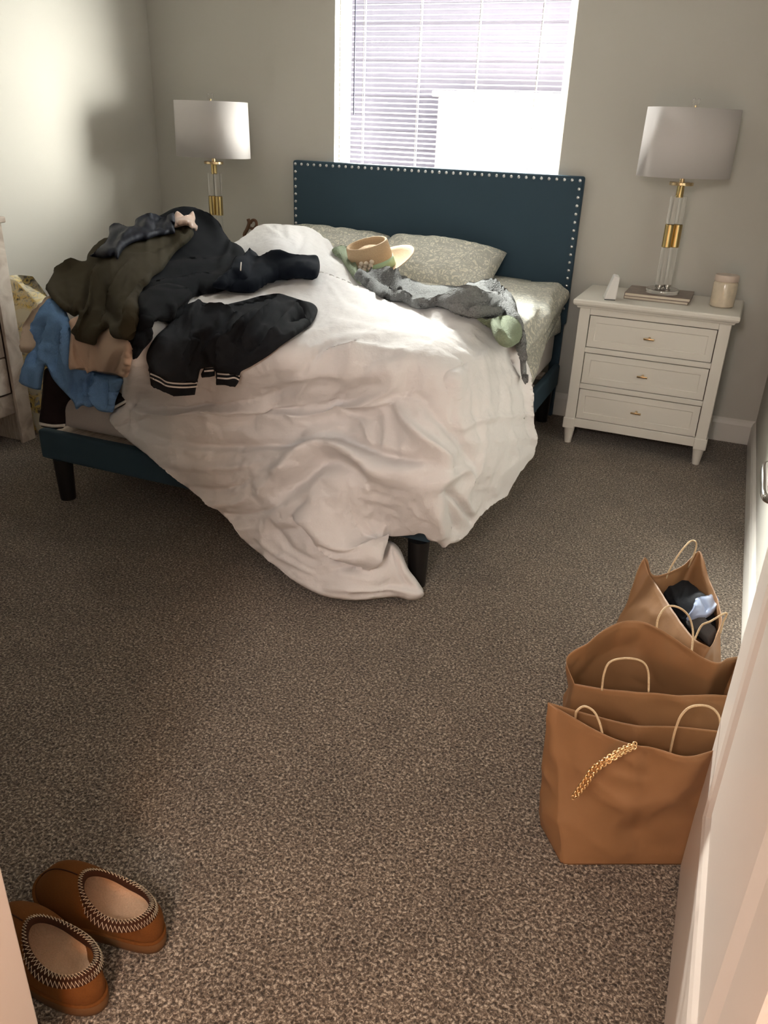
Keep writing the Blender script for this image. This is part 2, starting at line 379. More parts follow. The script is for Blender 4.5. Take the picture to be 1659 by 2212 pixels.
# outside: shaded wall of the house next door and an added white shed, spot-lit as the bright patch
nb = bmesh.new(); box(nb, (-6, 4.2, -.5), (5, 4.3, 5.5))
for k in range(36): box(nb, (-6, 4.18, -.4+k*.16), (5, 4.2, -.255+k*.16))
props(from_bm('neighbour_house', nb, M['siding']), 'shaded pale lilac siding of the house next door seen between the blind slats', 'house')
sd = props(empty('added_shed', (.35, 3.7, -.5)), 'added white shed, spot-lit as the bright patch outside the lower right part of the window', 'shed')
boxes('wall', [((-1.575, -.2, 0), (.9, .3, 2.16))], M['shedw'], sd, .01); boxes('roof', [((-1.62, -.26, 2.16), (.96, .36, 2.21))], M['shedw'], sd, .01)
sp = bpy.data.lights.new('shed_patch_spot', 'SPOT'); sp.energy = 1100; sp.spot_size = math.radians(20); sp.spot_blend = .15; sp.color = (1, .95, .88); so = bpy.data.objects.new('shed_patch_spot', sp); COL.objects.link(so)  # added spot standing in for sun on the shed
so.location = (-2.2, .9, 4.2); so.rotation_euler = (Vector((-.35, 3.5, .72))-Vector((-2.2, .9, 4.2))).to_track_quat('-Z', 'Y').to_euler()

# blind
bl = props(empty('window_blind', (0, .03, WZ0)), 'white horizontal mini blind with narrow slats hanging in the bright window', 'window blind')
BO = (0, -.03, -WZ0)
pitch = .0231; bx0, bx1 = WX0+.012, WX1-.012
vs = []; fs = []
z = WZ0+.035; TILT = math.radians(13)
while z < WZ1-.05:
    base = len(vs); prof = []
    for k in range(5):
        t = (k/4-.5)*.0254; cr = .0016*(1-(2*k/4-1)**2)
        prof.append((.03+t*math.cos(TILT)-cr*math.sin(TILT), z+t*math.sin(TILT)+cr*math.cos(TILT)))
    for x in (bx0, bx1):
        for y_, z_ in prof: vs.append((x, y_, z_))
    for k in range(4): fs.append((base+k, base+k+1, base+5+k+1, base+5+k))
    z += pitch
mk('slats', vs, fs, M['slat'], bl, True, BO)
boxes('headrail', [((bx0, .012, WZ1-.04), (bx1, .048, WZ1-.002))], M['blindw'], bl, .003, loc=BO)
boxes('bottom_rail', [((bx0, .018, WZ0+.004), (bx1, .042, WZ0+.018))], M['blindw'], bl, .003, loc=BO)
for px in (783, 905, 1033, 1168):
    x = at(px, 60, 'y', 0)[0]
    boxes('ladder_cord', [((x-.0016, .0175, WZ0+.01), (x+.0016, .0185, WZ1-.04)), ((x-.0016, .0415, WZ0+.01), (x+.0016, .0425, WZ1-.04))], M['blindw'], bl, loc=BO)
wx = at(765, 100, 'y', 0)[0]
tube('tilt_wand', [(wx, .008, WZ1-.05), (wx, .006, 1.75), (wx+.001, .006, at(763, 248, 'y', 0)[2])], .0038, M['wand'], bl, 6, loc=BO)

# open panelled door standing along the right wall
door = empty('door_1', (1.705, -2.932, 0)); struct(door)
DT, DLx = .035, 1.688
def panel_door():
    bm = bmesh.new()
    y0, y1, zt = YF+.03, -2.932, 2.02; x0, x1 = DLx, DLx+DT; st = .125
    pans = [(y0+st, y1-st, .27, .88), (y0+st, y1-st, 1.05, zt-st)]
    # stiles and rails
    box(bm, (x0, y0, .008), (x1, y0+st, zt)); box(bm, (x0, y1-st, .008), (x1, y1, zt))
    for a, b in ((.008, .27), (.88, 1.05), (zt-st, zt)): box(bm, (x0, y0+st, a), (x1, y1-st, b))
    for (a, b, c, d) in pans:
        for xo, sg in ((x0, 1), (x1, -1)):
            ring = []
            for ins, dep in ((0, 0), (.012, .004), (.024, .011), (.05, .011), (.085, .003)):
                x = xo+sg*dep; ring.append([bm.verts.new((x, a+ins, c+ins)), bm.verts.new((x, b-ins, c+ins)), bm.verts.new((x, b-ins, d-ins)), bm.verts.new((x, a+ins, d-ins))])
            for r0, r1 in zip(ring[:-1], ring[1:]):
                for k in range(4): bm.faces.new([r0[k], r0[(k+1) % 4], r1[(k+1) % 4], r1[k]])
            bm.faces.new(ring[-1])
    bmesh.ops.recalc_face_normals(bm, faces=bm.faces)
    return from_bm('door_leaf', bm, M['door'], door, False, (-1.705, 2.932, 0))
panel_door()
H = empty('door_handle', (0, 0, 0)); H.parent = door; H.location = (-1.705, 2.932, 0)
hp = tube('lever', crom([(DLx, -3.005, .955), (DLx-.028, -3.005, .955), (DLx-.040, -3.008, .955), (DLx-.044, -3.03, .955), (DLx-.044, -3.09, .953), (DLx-.044, -3.13, .953), (DLx-.039, -3.148, .953), (DLx-.018, -3.152, .953)], 5), .0062, M['chrome'], H, 12, rs=None)
bm = bmesh.new()
bmesh.ops.create_cone(bm, cap_ends=True, segments=32, radius1=.026, radius2=.026, depth=.008, matrix=Matrix.Translation((DLx-.004, -3.005, .955)) @ Matrix.Rotation(math.pi/2, 4, 'Y'))
from_bm('rosette', bm, M['chrome'], H)

# ------------------------------------------------------------------ bed
bed = props(empty('bed', (0, -1.08, 0)), 'upholstered dark teal bed frame with nailhead trimmed headboard under the window', 'bed')
BL = (0, 1.08, 0)
YB = -.06
def rounded_slab(name, x0, x1, y0, y1, z0, z1, r, mat, parent, loc, puff=0.0):
    bm = bmesh.new(); box(bm, (x0, y0, z0), (x1, y1, z1)); o = from_bm(name, bm, mat, parent, False, loc)
    bevel_mod(o, r, 4); o.data.polygons.foreach_set('use_smooth', [True]*len(o.data.polygons)); return o
hb = rounded_slab('headboard', -.80, .80, YB, YB+.045, .50, 1.222, .012, M['velvet'], bed, BL)
for sx in (-1, 1):
    boxes('headboard_leg', [((sx*.79-.05*(sx > 0), YB+.012, 0), (sx*.79+.05*(sx < 0), YB+.04, .52))], M['velvet'], bed, .004, loc=BL)
nails = []
zt = 1.203
for k in range(42): nails.append((-.782+k*(1.564/41), zt))
for k in range(1, 17):
    for sx in (-1, 1): nails.append((sx*.782, zt-k*.0385))
nmesh = None
for (x, z) in nails:
    if nmesh is None:
        prof = [(.0088*math.cos(a), .0055*math.sin(a)) for a in [i*math.pi/2/5 for i in range(6)]]
        o = lathe('nailhead', [(max(r, 1e-4), h) for r, h in prof], M['nail'], hb, 12); nmesh = o
    else:
        o = nmesh.copy(); COL.objects.link(o); o.parent = hb
    o.location = (x, YB+.001, z); o.rotation_euler = (math.pi/2, 0, 0)
rounded_slab('foot_rail', -.845, .80, -2.085, -2.045, .172, .292, .012, M['velvet'], bed, BL)
rounded_slab('side_rail', -.845, -.805, -2.05, -.04, .172, .292, .012, M['velvet'], bed, BL)
rounded_slab('side_rail', .765, .80, -2.05, -.04, .172, .292, .012, M['velvet'], bed, BL)
boxes('slat_base', [((-.80, -2.04+.25*k, .262), (.76, -1.96+.25*k, .282)) for k in range(8)], M['wwood'], bed, .003, loc=BL)
for (x, y) in ((-.765, -2.055), (.757, -2.07), (-.765, -.15), (.757, -.15)):
    lathe('leg', [(.030, 0), (.0305, .004), (.037, .175)], M['leg'], bed, 32, (x, y+1.08, 0))

# ---------------- cloth tools
def tps_fit(ctrl, lam=1e-4):
    P = np.array([[c[0]/500., c[1]/500.] for c in ctrl]); v = np.array([depth_at(*c) if len(c) == 4 else c[2] for c in ctrl])
    n = len(P); d = np.linalg.norm(P[:, None]-P[None], axis=2); K = np.where(d > 0, d*d*np.log(d+1e-12), 0)+lam*np.eye(n)
    A = np.zeros((n+3, n+3)); A[:n, :n] = K; A[:n, n] = 1; A[:n, n+1:] = P; A[n, :n] = 1; A[n+1:, :n] = P.T
    s = np.linalg.solve(A, np.concatenate([v, np.zeros(3)]))
    def f(px, py):
        px = np.atleast_1d(np.asarray(px, float)); py = np.atleast_1d(np.asarray(py, float))
        Q = np.stack([px, py], 1)/500.; dd = np.linalg.norm(Q[:, None]-P[None], axis=2)
        return (np.where(dd > 0, dd*dd*np.log(dd+1e-12), 0))@s[:n]+s[n]+Q@s[n+1:]
    return f
def seg_dist(Q, poly, closed=True, want_param=False):
    P = np.array(poly, float); A = P; B = np.roll(P, -1, 0)
    if not closed: A = P[:-1]; B = P[1:]
    best = np.full(len(Q), 1e9); sgn = np.zeros(len(Q)); par = np.zeros(len(Q)); L = np.linalg.norm(B-A, axis=1); cum = np.concatenate([[0], np.cumsum(L)])
    for i in range(len(A)):
        ab = B[i]-A[i]; l2 = (ab@ab)+1e-9; t = np.clip(((Q-A[i])@ab)/l2, 0, 1); pr = A[i]+t[:, None]*ab; d = np.linalg.norm(Q-pr, axis=1)
        mk_ = d < best; best[mk_] = d[mk_]
        cr = ab[0]*(Q[:, 1]-A[i][1])-ab[1]*(Q[:, 0]-A[i][0]); sgn[mk_] = np.sign(cr)[mk_]; par[mk_] = ((cum[i]+t*L[i])/cum[-1])[mk_]
    return (best, sgn, par) if want_param else best
def inside(Q, poly):
    P = np.array(poly, float); x, y = Q[:, 0], Q[:, 1]; c = np.zeros(len(Q), bool)
    for i in range(len(P)):
        x1, y1 = P[i]; x2, y2 = P[(i+1) % len(P)]
        cond = ((y1 > y) != (y2 > y)); xi = (x2-x1)*(y-y1)/((y2-y1) if y2 != y1 else 1e-9)+x1
        c ^= cond & (x < xi)
    return c
def hash3(i, j, k):
    h = (i*374761393+j*668265263+k*2147483647+1013904223) & 0xffffffff
    h = ((h ^ (h >> 13))*1274126177) & 0xffffffff
    return ((h ^ (h >> 16)) & 0xffff)/65535.0*2-1
def vnoise(P, seed=0):
    P = np.asarray(P, float); I = np.floor(P).astype(np.int64); F_ = P-I; F_ = F_*F_*F_*(F_*(F_*6-15)+10); out = 0
    for a in (0, 1):
        for b in (0, 1):
            for c in (0, 1):
                w_ = (F_[:, 0] if a else 1-F_[:, 0])*(F_[:, 1] if b else 1-F_[:, 1])*(F_[:, 2] if c else 1-F_[:, 2])
                out = out+w_*hash3(I[:, 0]+a, I[:, 1]+b, I[:, 2]+c+seed*17)
    return out
def apply_folds(Q, folds):
    h = np.zeros(len(Q))
    for fo in folds:
        kind, wd, amp, pts = fo[0], fo[1], fo[2], fo[3]
        P = np.array(crom(pts, 6)); d, sg, t = seg_dist(Q, P, False, True)
        taper = np.clip(np.sin(np.pi*np.clip(t, 0.0, 1.0)), 0, 1)**.6
        if kind == 'r': h += amp*taper*np.exp(-(d/wd)**2)
        elif kind == 'v': h -= amp*taper*np.exp(-(d/wd)**2)
        elif kind in 'sS':      # overlapping layer: raised on one side of the line (s: right-hand side in image going along)
            sd = d*sg*(1 if kind == 's' else -1); far = wd*7
            h += amp*taper*np.where(sd > 0, np.exp(-(sd/far)**2)*(1-np.exp(-(sd/(wd*.5))**2))*1.3, 0)-amp*.35*taper*np.where(sd <= 0, np.exp(-(sd/wd)**2), 0)
    return h
def drape(name, outline, surf, mat, parent=None, step=6.0, thick=.012, back=None, edge=10.0, folds=(), nz=(), offset=0.0, drop=None, smooth_outline=True, over=None, pad=.004, hug=False, smooth_it=6, fk=1.6, solid=None):
    """soft sheet with its own thickness; surf gives the distance of its middle; drop = support height for the underside of piles"""
    out = [tuple(p) for p in (crom(outline, 5, True) if smooth_outline else outline)]
    # resample outline
    P = np.array(out); seg = np.linalg.norm(np.roll(P, -1, 0)-P, axis=1); res = []
    for i in range(len(P)):
        k = max(1, int(round(seg[i]/step))); 
        for j in range(k): res.append(P[i]+(P[(i+1) % len(P)]-P[i])*j/k)
    B = np.array(res)
    lo = B.min(0); hi = B.max(0); gx = np.arange(lo[0], hi[0], step); gy = np.arange(lo[1], hi[1], step*.866)
    G = np.array([(x+(step/2 if j % 2 else 0), y) for j, y in enumerate(gy) for x in gx])
    G = G[inside(G, B)]; dB = seg_dist(G, B); G = G[dB > step*.55]
    V = np.concatenate([B, G]); nb = len(B)
    r = delaunay_2d_cdt([Vector(v) for v in V], [(i, (i+1) % nb) for i in range(nb)], [], 1, 1e-4)
    V2 = np.array([tuple(v) for v in r[0]]); T = [tuple(f) for f in r[2]]
    D = surf(V2[:, 0], V2[:, 1])-offset
    Ta0 = np.array([t[:3] for t in r[2]])
    if over or solid:
        H_ = np.full(len(V2), np.inf); over = over or []
        if solid:
            RR = CF[None]+np.outer((V2[:, 0]-829.5)/FPX, CR)-np.outer((V2[:, 1]-1106.0)/FPX, CU)
            t0 = (np.array(solid[0])-CAM)/RR; t1 = (np.array(solid[1])-CAM)/RR
            tn = np.minimum(t0, t1).max(1); tf = np.maximum(t0, t1).min(1)
            H_ = np.where(tn < tf, tn, np.inf)
        for ob_, bvh in over:
            for i_, (px_, py_) in enumerate(V2):
                rd = Vector(ray(px_, py_)); ln_ = rd.length
                hit, nn_, fi_, dd_ = bvh.ray_cast(Vector(CAM), rd/ln_)
                if hit is not None:
                    cosv = max(.33, abs(nn_.dot(rd/ln_))); H_[i_] = min(H_[i_], dd_/ln_-(pad+(thick if back is None else back))/cosv)
        D = np.minimum(D, H_) if not hug else np.where(np.isfinite(H_), H_, D)
        for it_ in range(smooth_it):
            acc = D.copy(); cnt = np.ones(len(D))
            for a_, b_ in ((0, 1), (1, 2), (2, 0)):
                np.add.at(acc, Ta0[:, a_], D[Ta0[:, b_]]); np.add.at(cnt, Ta0[:, a_], 1); np.add.at(acc, Ta0[:, b_], D[Ta0[:, a_]]); np.add.at(cnt, Ta0[:, b_], 1)
            D = np.minimum(acc/cnt, np.where(np.isfinite(H_), H_, 1e9))
    R3 = CF[None]+np.outer((V2[:, 0]-829.5)/FPX, CR)-np.outer((V2[:, 1]-1106.0)/FPX, CU)
    base = CAM[None]+R3*D[:, None]
    Ta = np.array([t[:3] for t in T]); nrm = np.zeros_like(base)
    fn = np.cross(base[Ta[:, 1]]-base[Ta[:, 0]], base[Ta[:, 2]]-base[Ta[:, 0]])
    for k in range(3): np.add.at(nrm, Ta[:, k], fn)
    nrm /= np.linalg.norm(nrm, axis=1)[:, None]+1e-12
    flip = np.sign((nrm*(CAM-base)).sum(1)); flip[flip == 0] = 1; nrm *= flip[:, None]
    nrm = nrm*.8+.2*(-R3/np.linalg.norm(R3, axis=1)[:, None]); nrm /= np.linalg.norm(nrm, axis=1)[:, None]
    d = seg_dist(V2, B); q = np.clip(d/edge, 0, 1); pf = np.sqrt(np.clip(1-(1-q)**2, 0, 1))
    cosv_ = np.abs((nrm*R3).sum(1))/np.linalg.norm(R3, axis=1)
    h = apply_folds(V2, folds)*fk*np.clip(cosv_*1.15, .12, 1.0)
    for (sc, am, sd) in nz:
        if isinstance(sc, tuple): pp = np.stack([V2[:, 0]/sc[0], V2[:, 1]/sc[1], np.zeros(len(V2))], 1)
        else: pp = base/sc
        wv = pp+.6*np.stack([vnoise(pp*.7, sd+5), vnoise(pp*.7, sd+6), vnoise(pp*.7, sd+7)], 1)
        h += am*(1-2*np.abs(vnoise(wv, sd)))*np.clip(d/6., .3, 1)*np.clip(cosv_*1.3, .22, 1)
    if over: h = np.maximum(h, -(thick*.55+max(pad, 0)))
    hf = thick*pf+h*(.10+.90*np.clip(d/(edge*1.2), 0, 1))
    front = base+nrm*hf[:, None]
    isb = d < 1e-3
    bk = thick if back is None else back
    if drop is None:
        backv = base+nrm*(hf-thick*pf-bk*pf)[:, None]
    else:
        backv = base.copy(); k_ = np.clip(d/(edge*2.2), 0, 1)[:, None]
        tgt = base-R3/np.linalg.norm(R3, axis=1)[:, None]*(-.06); tgt[:, 2] = np.minimum(base[:, 2], drop); backv = base*(1-k_)+tgt*k_
    nV = len(V2); idx = np.arange(nV); bidx = np.where(isb, idx, -1); extra = []; bm_ = np.zeros(nV, int)
    for i in range(nV):
        if isb[i]: bm_[i] = i
        else: bm_[i] = nV+len(extra); extra.append(backv[i])
    verts = np.concatenate([front, np.array(extra)]) if extra else front
    faces = []
    e1 = fn.sum(0)
    for ti, t in enumerate(T):
        a, b_, c = t[:3]
        s_ = (np.cross(front[b_]-front[a], front[c]-front[a])*(CAM-front[a])).sum()
        if s_ < 0: a, c = c, a
        faces.append((a, b_, c))
        bb = (bm_[c], bm_[b_], bm_[a])
        if not (isb[a] and isb[b_] and isb[c]): faces.append(bb)
    return mk(name, verts, faces, mat, parent, True)
from mathutils.bvhtree import BVHTree
def bvh_of(*obs):
    out = []
    for o in obs:
        o_m = o.matrix_basis.copy(); vs_ = [o_m @ v.co for v in o.data.vertices]
        out.append((o, BVHTree.FromPolygons(vs_, [tuple(p.vertices) for p in o.data.polygons])))
    return out

# ---------------- mattress and sheet
mt = rounded_slab('mattress', -.79, .765, -2.045, -.075, .292, .685, .05, M['mattress'], None, (0, 0, 0))
props(mt, 'pale pinkish white mattress showing above the teal foot rail under the duvet', 'mattress')
def sheet_obj():
    # closed puffy fitted sheet over the head half of the mattress, its right side hanging loose
    nx, ny = 60, 50; vs = []; fs = []
    ys = np.linspace(-.075, -1.36, ny)
    for j, y in enumerate(ys):
        hang = .30 + .05*math.sin(3*y)
        xr = .80+.025*math.sin(5*y)
        lowz = .40+.20*max(0, 1-abs(y+.075)/.45)
        path = [(-.80, .62), (-.79, .69), (-.70, .712), (0, .722), (.55, .722), (.70, .722), (xr-.03, .718), (xr+.012, .698), (xr+.022, .655), (xr+.016, .60), (xr-.004, .56), (xr+.004, .54), (xr+.004, .48), (xr-.002, lowz)]
        if j == 0: path = [(a, b) for a, b in path]
        P = crom([(a, b, 0) for a, b in path], 6)
        P = [P[int(i*(len(P)-1)/(nx-1))] for i in range(nx)]
        for i, p in enumerate(P):
            n_ = .006*math.sin(9*y+i*.6)+.009*mnoise.noise(Vector((p[0]*6, y*6, p[1]*6)))
            corner = math.exp(-((y+.075)/.03)**2)*.02
            if p[0] > .6: vs.append((p[0]+n_*1.4-corner, y+(.02 if j else 0)*0, p[1]+n_*.5-corner*.5))
            else: vs.append((p[0], y, p[1]+n_))
    for j in range(ny-1):
        for i in range(nx-1): a = j*nx+i; fs.append((a, a+1, a+nx+1, a+nx))
    o = mk('fitted_sheet', vs, fs, M['sheet'])
    s = o.modifiers.new('solid', 'SOLIDIFY'); s.thickness = .004; s.offset = 0
    return o
fsheet = sheet_obj()
props(fsheet, 'cream and grey damask patterned sheet covering the mattress near the pillows', 'bed sheet')

def pillow(name, cx, cy, cz, L, Wd, T, rx, ry, rz, label, seed):
    n = 56; vs = []; fs = []
    for side in (1, -1):
        for j in range(n+1):
            for i in range(n+1):
                u = i/n*2-1; v = j/n*2-1
                # pinched corners
                x = u*L/2*(1-.07*(1-abs(u)**2)*0-.06*(v*v)*(1-u*u)*0); y = v*Wd/2
                x *= 1-.05*(1-v*v)*abs(u)**3*(-1); y *= 1-.06*(1-u*u)*0
                ed = (1-abs(u)**2.6)*(1-abs(v)**2.6); h = T/2*max(0, ed)**.42
                bx = 1-.05*math.cos(v*math.pi/2)*0
                wv = .016*mnoise.noise(Vector((u*3+seed, v*2.2, side)))+.005*mnoise.noise(Vector((u*8+seed, v*8, side)))
                wv += .008*max(0, abs(u)-.55)*math.sin(v*16+seed)
                vs.append((x*(.95+.05*v*v), y*(.93+.07*u*u), side*(h+wv*min(1, ed*3)*(1 if side > 0 else .3)) if ed > 1e-6 else 0))
    m_ = (n+1)**2
    for s in (0, 1):
        for j in range(n):
            for i in range(n):
                a = s*m_+j*(n+1)+i; q = (a, a+1, a+n+2, a+n+1)
                fs.append(q if s == 0 else tuple(reversed(q)))
    o = mk(name, vs, fs, M['sheet']); bm = bmesh.new(); bm.from_mesh(o.data); bmesh.ops.remove_doubles(bm, verts=bm.verts, dist=1e-5); bm.to_mesh(o.data); bm.free()
    o.data.polygons.foreach_set('use_smooth', [True]*len(o.data.polygons))
    o.location = (cx, cy, cz); o.rotation_euler = (math.radians(rx), math.radians(ry), math.radians(rz))
    props(o, label, 'pillow', 'damask pillows against the headboard'); return o
pillow('pillow', .135, -.285, .768, .64, .44, .19, 24, 3, -1, 'damask patterned bed pillow right of the straw hat', 1.3)
pl = pillow('pillow', -.52, -.25, .768, .64, .44, .19, 26, 0, 0, 'damask patterned bed pillow at left, partly under the white duvet', 4.1)
tmp = props(None, None) if False else None
boxf = mk('pillowcase_flap', [(.28, .10, .03), (.36, .12, .015), (.36, .20, .0), (.28, .20, .02), (.28, .10, .02), (.36, .12, .005), (.36, .20, -.01), (.28, .20, .01)], [(0, 1, 2, 3), (7, 6, 5, 4), (0, 4, 5, 1), (1, 5, 6, 2), (2, 6, 7, 3), (3, 7, 4, 0)], M['sheet2'], pl, False)

# ---------------- duvet
BEDC = [(575,492,'y',-.50),(520,525,'y',-.80),(640,493,'y',-.46),(690,516,'y',-.47),(745,570,'z',.82),(790,622,'z',.79),(825,652,'z',.78),
 (600,560,'z',.90),(650,600,'z',.85),(720,615,'z',.81),(700,640,'z',.80),(600,620,'z',.82),(500,600,'z',.82),(420,600,'z',.84),(550,645,'z',.81),(440,650,'z',.82),
 (700,690,'z',.80),(850,705,'z',.80),(910,657,'z',.80),(965,662,'z',.825),(1050,705,'z',.79),(1092,745,'x',.86),(1127,770,'x',.90),(1140,830,'x',.93),(1152,940,'x',.96),(1148,985,'x',.96),
 (1125,1020,'x',.955),(1090,1072,'x',.93),(1010,1150,'x',.89),(955,1178,'x',.86),(1050,800,'x',.86),(1050,900,'x',.905),(1040,1000,'x',.915),(980,900,'x',.86),(990,1000,'x',.875),
 (850,780,'z',.79),(760,760,'z',.80),(620,760,'z',.80),(950,790,'z',.775),(880,850,'y',-2.14),(500,740,'z',.80),(380,740,'z',.80),(300,780,'z',.79),
 (300,845,'y',-2.14),(450,860,'y',-2.14),(600,860,'y',-2.13),(750,860,'y',-2.12),(270,880,'y',-2.15),(450,930,'y',-2.17),(600,950,'y',-2.2),(750,950,'y',-2.2),(900,930,'y',-2.2),
 (940,1000,'y',-2.22),(955,1060,'y',-2.22),(900,1120,'y',-2.2),(850,1050,'y',-2.24),(750,1050,'y',-2.26),(600,1050,'y',-2.24),(450,1020,'y',-2.2),(350,960,'y',-2.18),
 (240,905,'y',-2.14),(300,962,'y',-2.15),(400,1052,'y',-2.17),(500,1130,'y',-2.2),(590,1222,'y',-2.24),(640,1262,'z',.03),(700,1290,'z',.02),(770,1297,'z',.02),(850,1292,'z',.02),(905,1290,'z',.02),
 (915,1275,'z',.03),(880,1225,'y',-2.18),(862,1180,'y',-2.15),(820,1165,'y',-2.15),(800,1225,'y',-2.26),(700,1150,'y',-2.28),(700,1230,'y',-2.28),(820,1260,'y',-2.22)]
BED = tps_fit(BEDC)
DUV = [(262,868),(247,885),(238,905),(270,945),(330,992),(400,1050),(450,1085),(505,1135),(530,1170),(590,1218),(640,1258),(700,1288),(770,1297),(850,1290),(885,1297),(910,1292),(915,1277),(900,1252),(882,1228),(866,1190),(850,1172),(822,1163),
 (826,1154),(850,1157),(880,1157),(912,1151),(925,1166),(945,1172),(957,1183),(965,1176),(990,1170),(1012,1150),(1028,1122),(1060,1092),(1092,1070),(1108,1040),(1130,1010),(1148,985),(1153,940),(1143,890),(1136,820),(1128,770),(1112,728),(1090,700),
 (1050,670),(990,648),(940,640),(880,645),(845,648),(815,636),(787,612),(764,590),(743,566),(724,545),(714,524),(702,518),(690,508),(665,494),(645,491),(615,489),(590,487),(565,489),(548,497),(530,512),(500,530),(440,545),(380,600),(300,690),(275,770),(264,830)]
DF = [
 ('s',9,.030,[(262,850),(280,862),(353,873),(455,875),(557,849),(637,827)]),
 ('v',8,.018,[(300,915),(340,945),(399,957),(495,964),(591,963),(671,962),(733,940),(790,925)]),
 ('r',16,.022,[(560,925),(650,905),(760,880),(850,850)]),
 ('r',18,.034,[(560,1068),(600,1030),(637,997),(682,970),(727,968),(784,991),(841,1014),(915,1020)]),
 ('v',11,.030,[(690,955),(740,952),(800,972),(860,990),(930,1000)]),
 ('v',16,.030,[(600,1078),(660,1035),(705,1000),(740,1000),(800,1030)]),
 ('v',7,.014,[(330,1000),(370,1042),(467,1053),(523,1045),(560,1020)]),
 ('r',9,.014,[(340,1010),(400,1066),(480,1085),(560,1070)]),
 ('v',6,.010,[(420,1085),(500,1110),(580,1100),(640,1070)]),
 ('r',9,.012,[(360,985),(450,1005),(560,1000),(640,975)]),
 ('r',12,.026,[(850,850),(892,929),(937,985),(948,1020),(945,1060)]),
 ('v',12,.022,[(900,840),(940,900),(985,960),(1000,1010)]),
 ('r',7,.018,[(950,1040),(985,1018),(1000,1035),(990,1075),(1010,1110)]),
 ('v',7,.028,[(945,1050),(975,1075),(1000,1110),(1012,1128)]),
 ('v',8,.020,[(958,1060),(965,1100),(975,1150)]),
 ('r',9,.016,[(935,1070),(940,1110),(945,1160)]),
 ('v',6,.016,[(700,1160),(760,1200),(800,1225)]),
 ('s',10,.045,[(845,1120),(835,1165),(812,1215),(790,1228),(740,1212),(690,1170),(660,1130),(640,1110)]),
 ('v',9,.022,[(640,1110),(700,1165),(760,1215),(800,1228)]),
 ('v',6,.012,[(720,1225),(780,1222),(840,1190)]),
 ('r',7,.014,[(700,1272),(780,1262),(850,1268),(900,1285)]),
 ('v',5,.012,[(850,1190),(870,1240),(890,1280)]),
 ('r',5,.010,[(560,1150),(620,1200),(690,1240)]),
 ('v',6,.010,[(590,1120),(640,1180),(700,1215)]),
 # right side hanging wrinkles
 ('v',4,.007,[(968,864),(972,920),(995,970),(1015,1015)]), ('v',4,.006,[(1056,770),(1066,860),(1056,950)]), ('r',6,.008,[(1020,760),(1035,860),(1030,960),(1010,1040)]),
 ('s',5,.016,[(1137,965),(1128,900),(1118,830),(1095,775),(1085,755)]), ('v',4,.012,[(1086,756),(1104,790),(1110,815)]), ('v',4,.010,[(1112,820),(1125,900),(1138,990)]),
 ('r',5,.009,[(1075,830),(1085,900),(1100,980),(1100,1040)]), ('v',4,.006,[(1000,830),(1012,900),(1040,1000)]), ('v',5,.008,[(1035,1080),(1060,1010),(1080,960)]), ('v',5,.008,[(1000,1130),(1040,1080),(1070,1060)]),
 ('v',4,.006,[(930,760),(985,790),(1000,850)]), ('v',3.5,.006,[(955,740),(1010,780),(1030,840)]),
 # upper turned back part
 ('s',9,.035,[(420,660),(470,622),(540,606),(603,602),(665,606),(702,615),(764,636),(805,647),(880,690)]),
 ('v',9,.022,[(560,590),(640,596),(720,608),(790,634),(850,660)]),
 ('r',4,.008,[(565,492),(590,512),(615,530),(625,536)]), ('r',4,.008,[(620,492),(622,515),(626,535)]), ('v',8,.014,[(600,515),(630,545),(640,570)]), ('v',7,.014,[(640,505),(650,530),(632,560)]),
 ('r',7,.012,[(668,500),(700,530),(735,560),(775,610),(810,645)]), ('r',4,.006,[(598,492),(600,505),(606,512)]), ('v',5,.010,[(693,520),(705,550),(740,590)]),
 # creased top centre
 ('r',8,.008,[(690,668),(760,702),(830,708),(890,696),(912,664)]), ('v',8,.006,[(700,690),(780,718),(860,728),(930,715)]), ('r',7,.007,[(650,745),(720,722),(790,722),(860,740),(930,742)]),
 ('r',7,.006,[(640,785),(700,752),(760,742),(850,752)]), ('v',7,.005,[(660,765),(740,738),(810,735)]), ('r',6,.009,[(620,815),(700,775),(800,765),(880,775)]), ('v',5,.007,[(640,800),(720,762),(820,752)]),
 ('r',9,.014,[(905,662),(940,690),(1000,690),(1040,712)]), ('v',6,.012,[(915,700),(960,712),(1010,735)]), ('r',6,.009,[(960,700),(1000,730),(1050,770)]), ('v',4,.008,[(720,665),(770,685),(790,695)]),
 ('r',5,.008,[(700,640),(730,668),(745,690)]), ('r',6,.010,[(845,672),(862,690),(870,702)]), ('v',5,.007,[(570,660),(640,650),(700,662)]), ('r',5,.006,[(560,820),(660,800),(760,800)]),
 ('r',8,.010,[(700,900),(790,860),(860,820)]), ('v',7,.008,[(560,890),(660,870),(760,840)]), ('v',6,.008,[(345,700),(380,684),(440,642)]), ('r',6,.008,[(290,790),(300,740),(340,705)]),
]
duvet = drape('duvet', DUV, BED, M['duvet'], solid=((-.85, -2.115, .29), (.845, -.40, .742)), smooth_it=4, step=5.0, thick=.026, back=.02, edge=11, folds=DF, nz=[((90., 55.), .010, 3), ((34., 30.), .0035, 9), (.045, .0034, 4), (.018, .0012, 6)])
props(duvet, 'rumpled white duvet spilling over the foot of the bed onto the carpet', 'duvet')

OD = bvh_of(duvet)
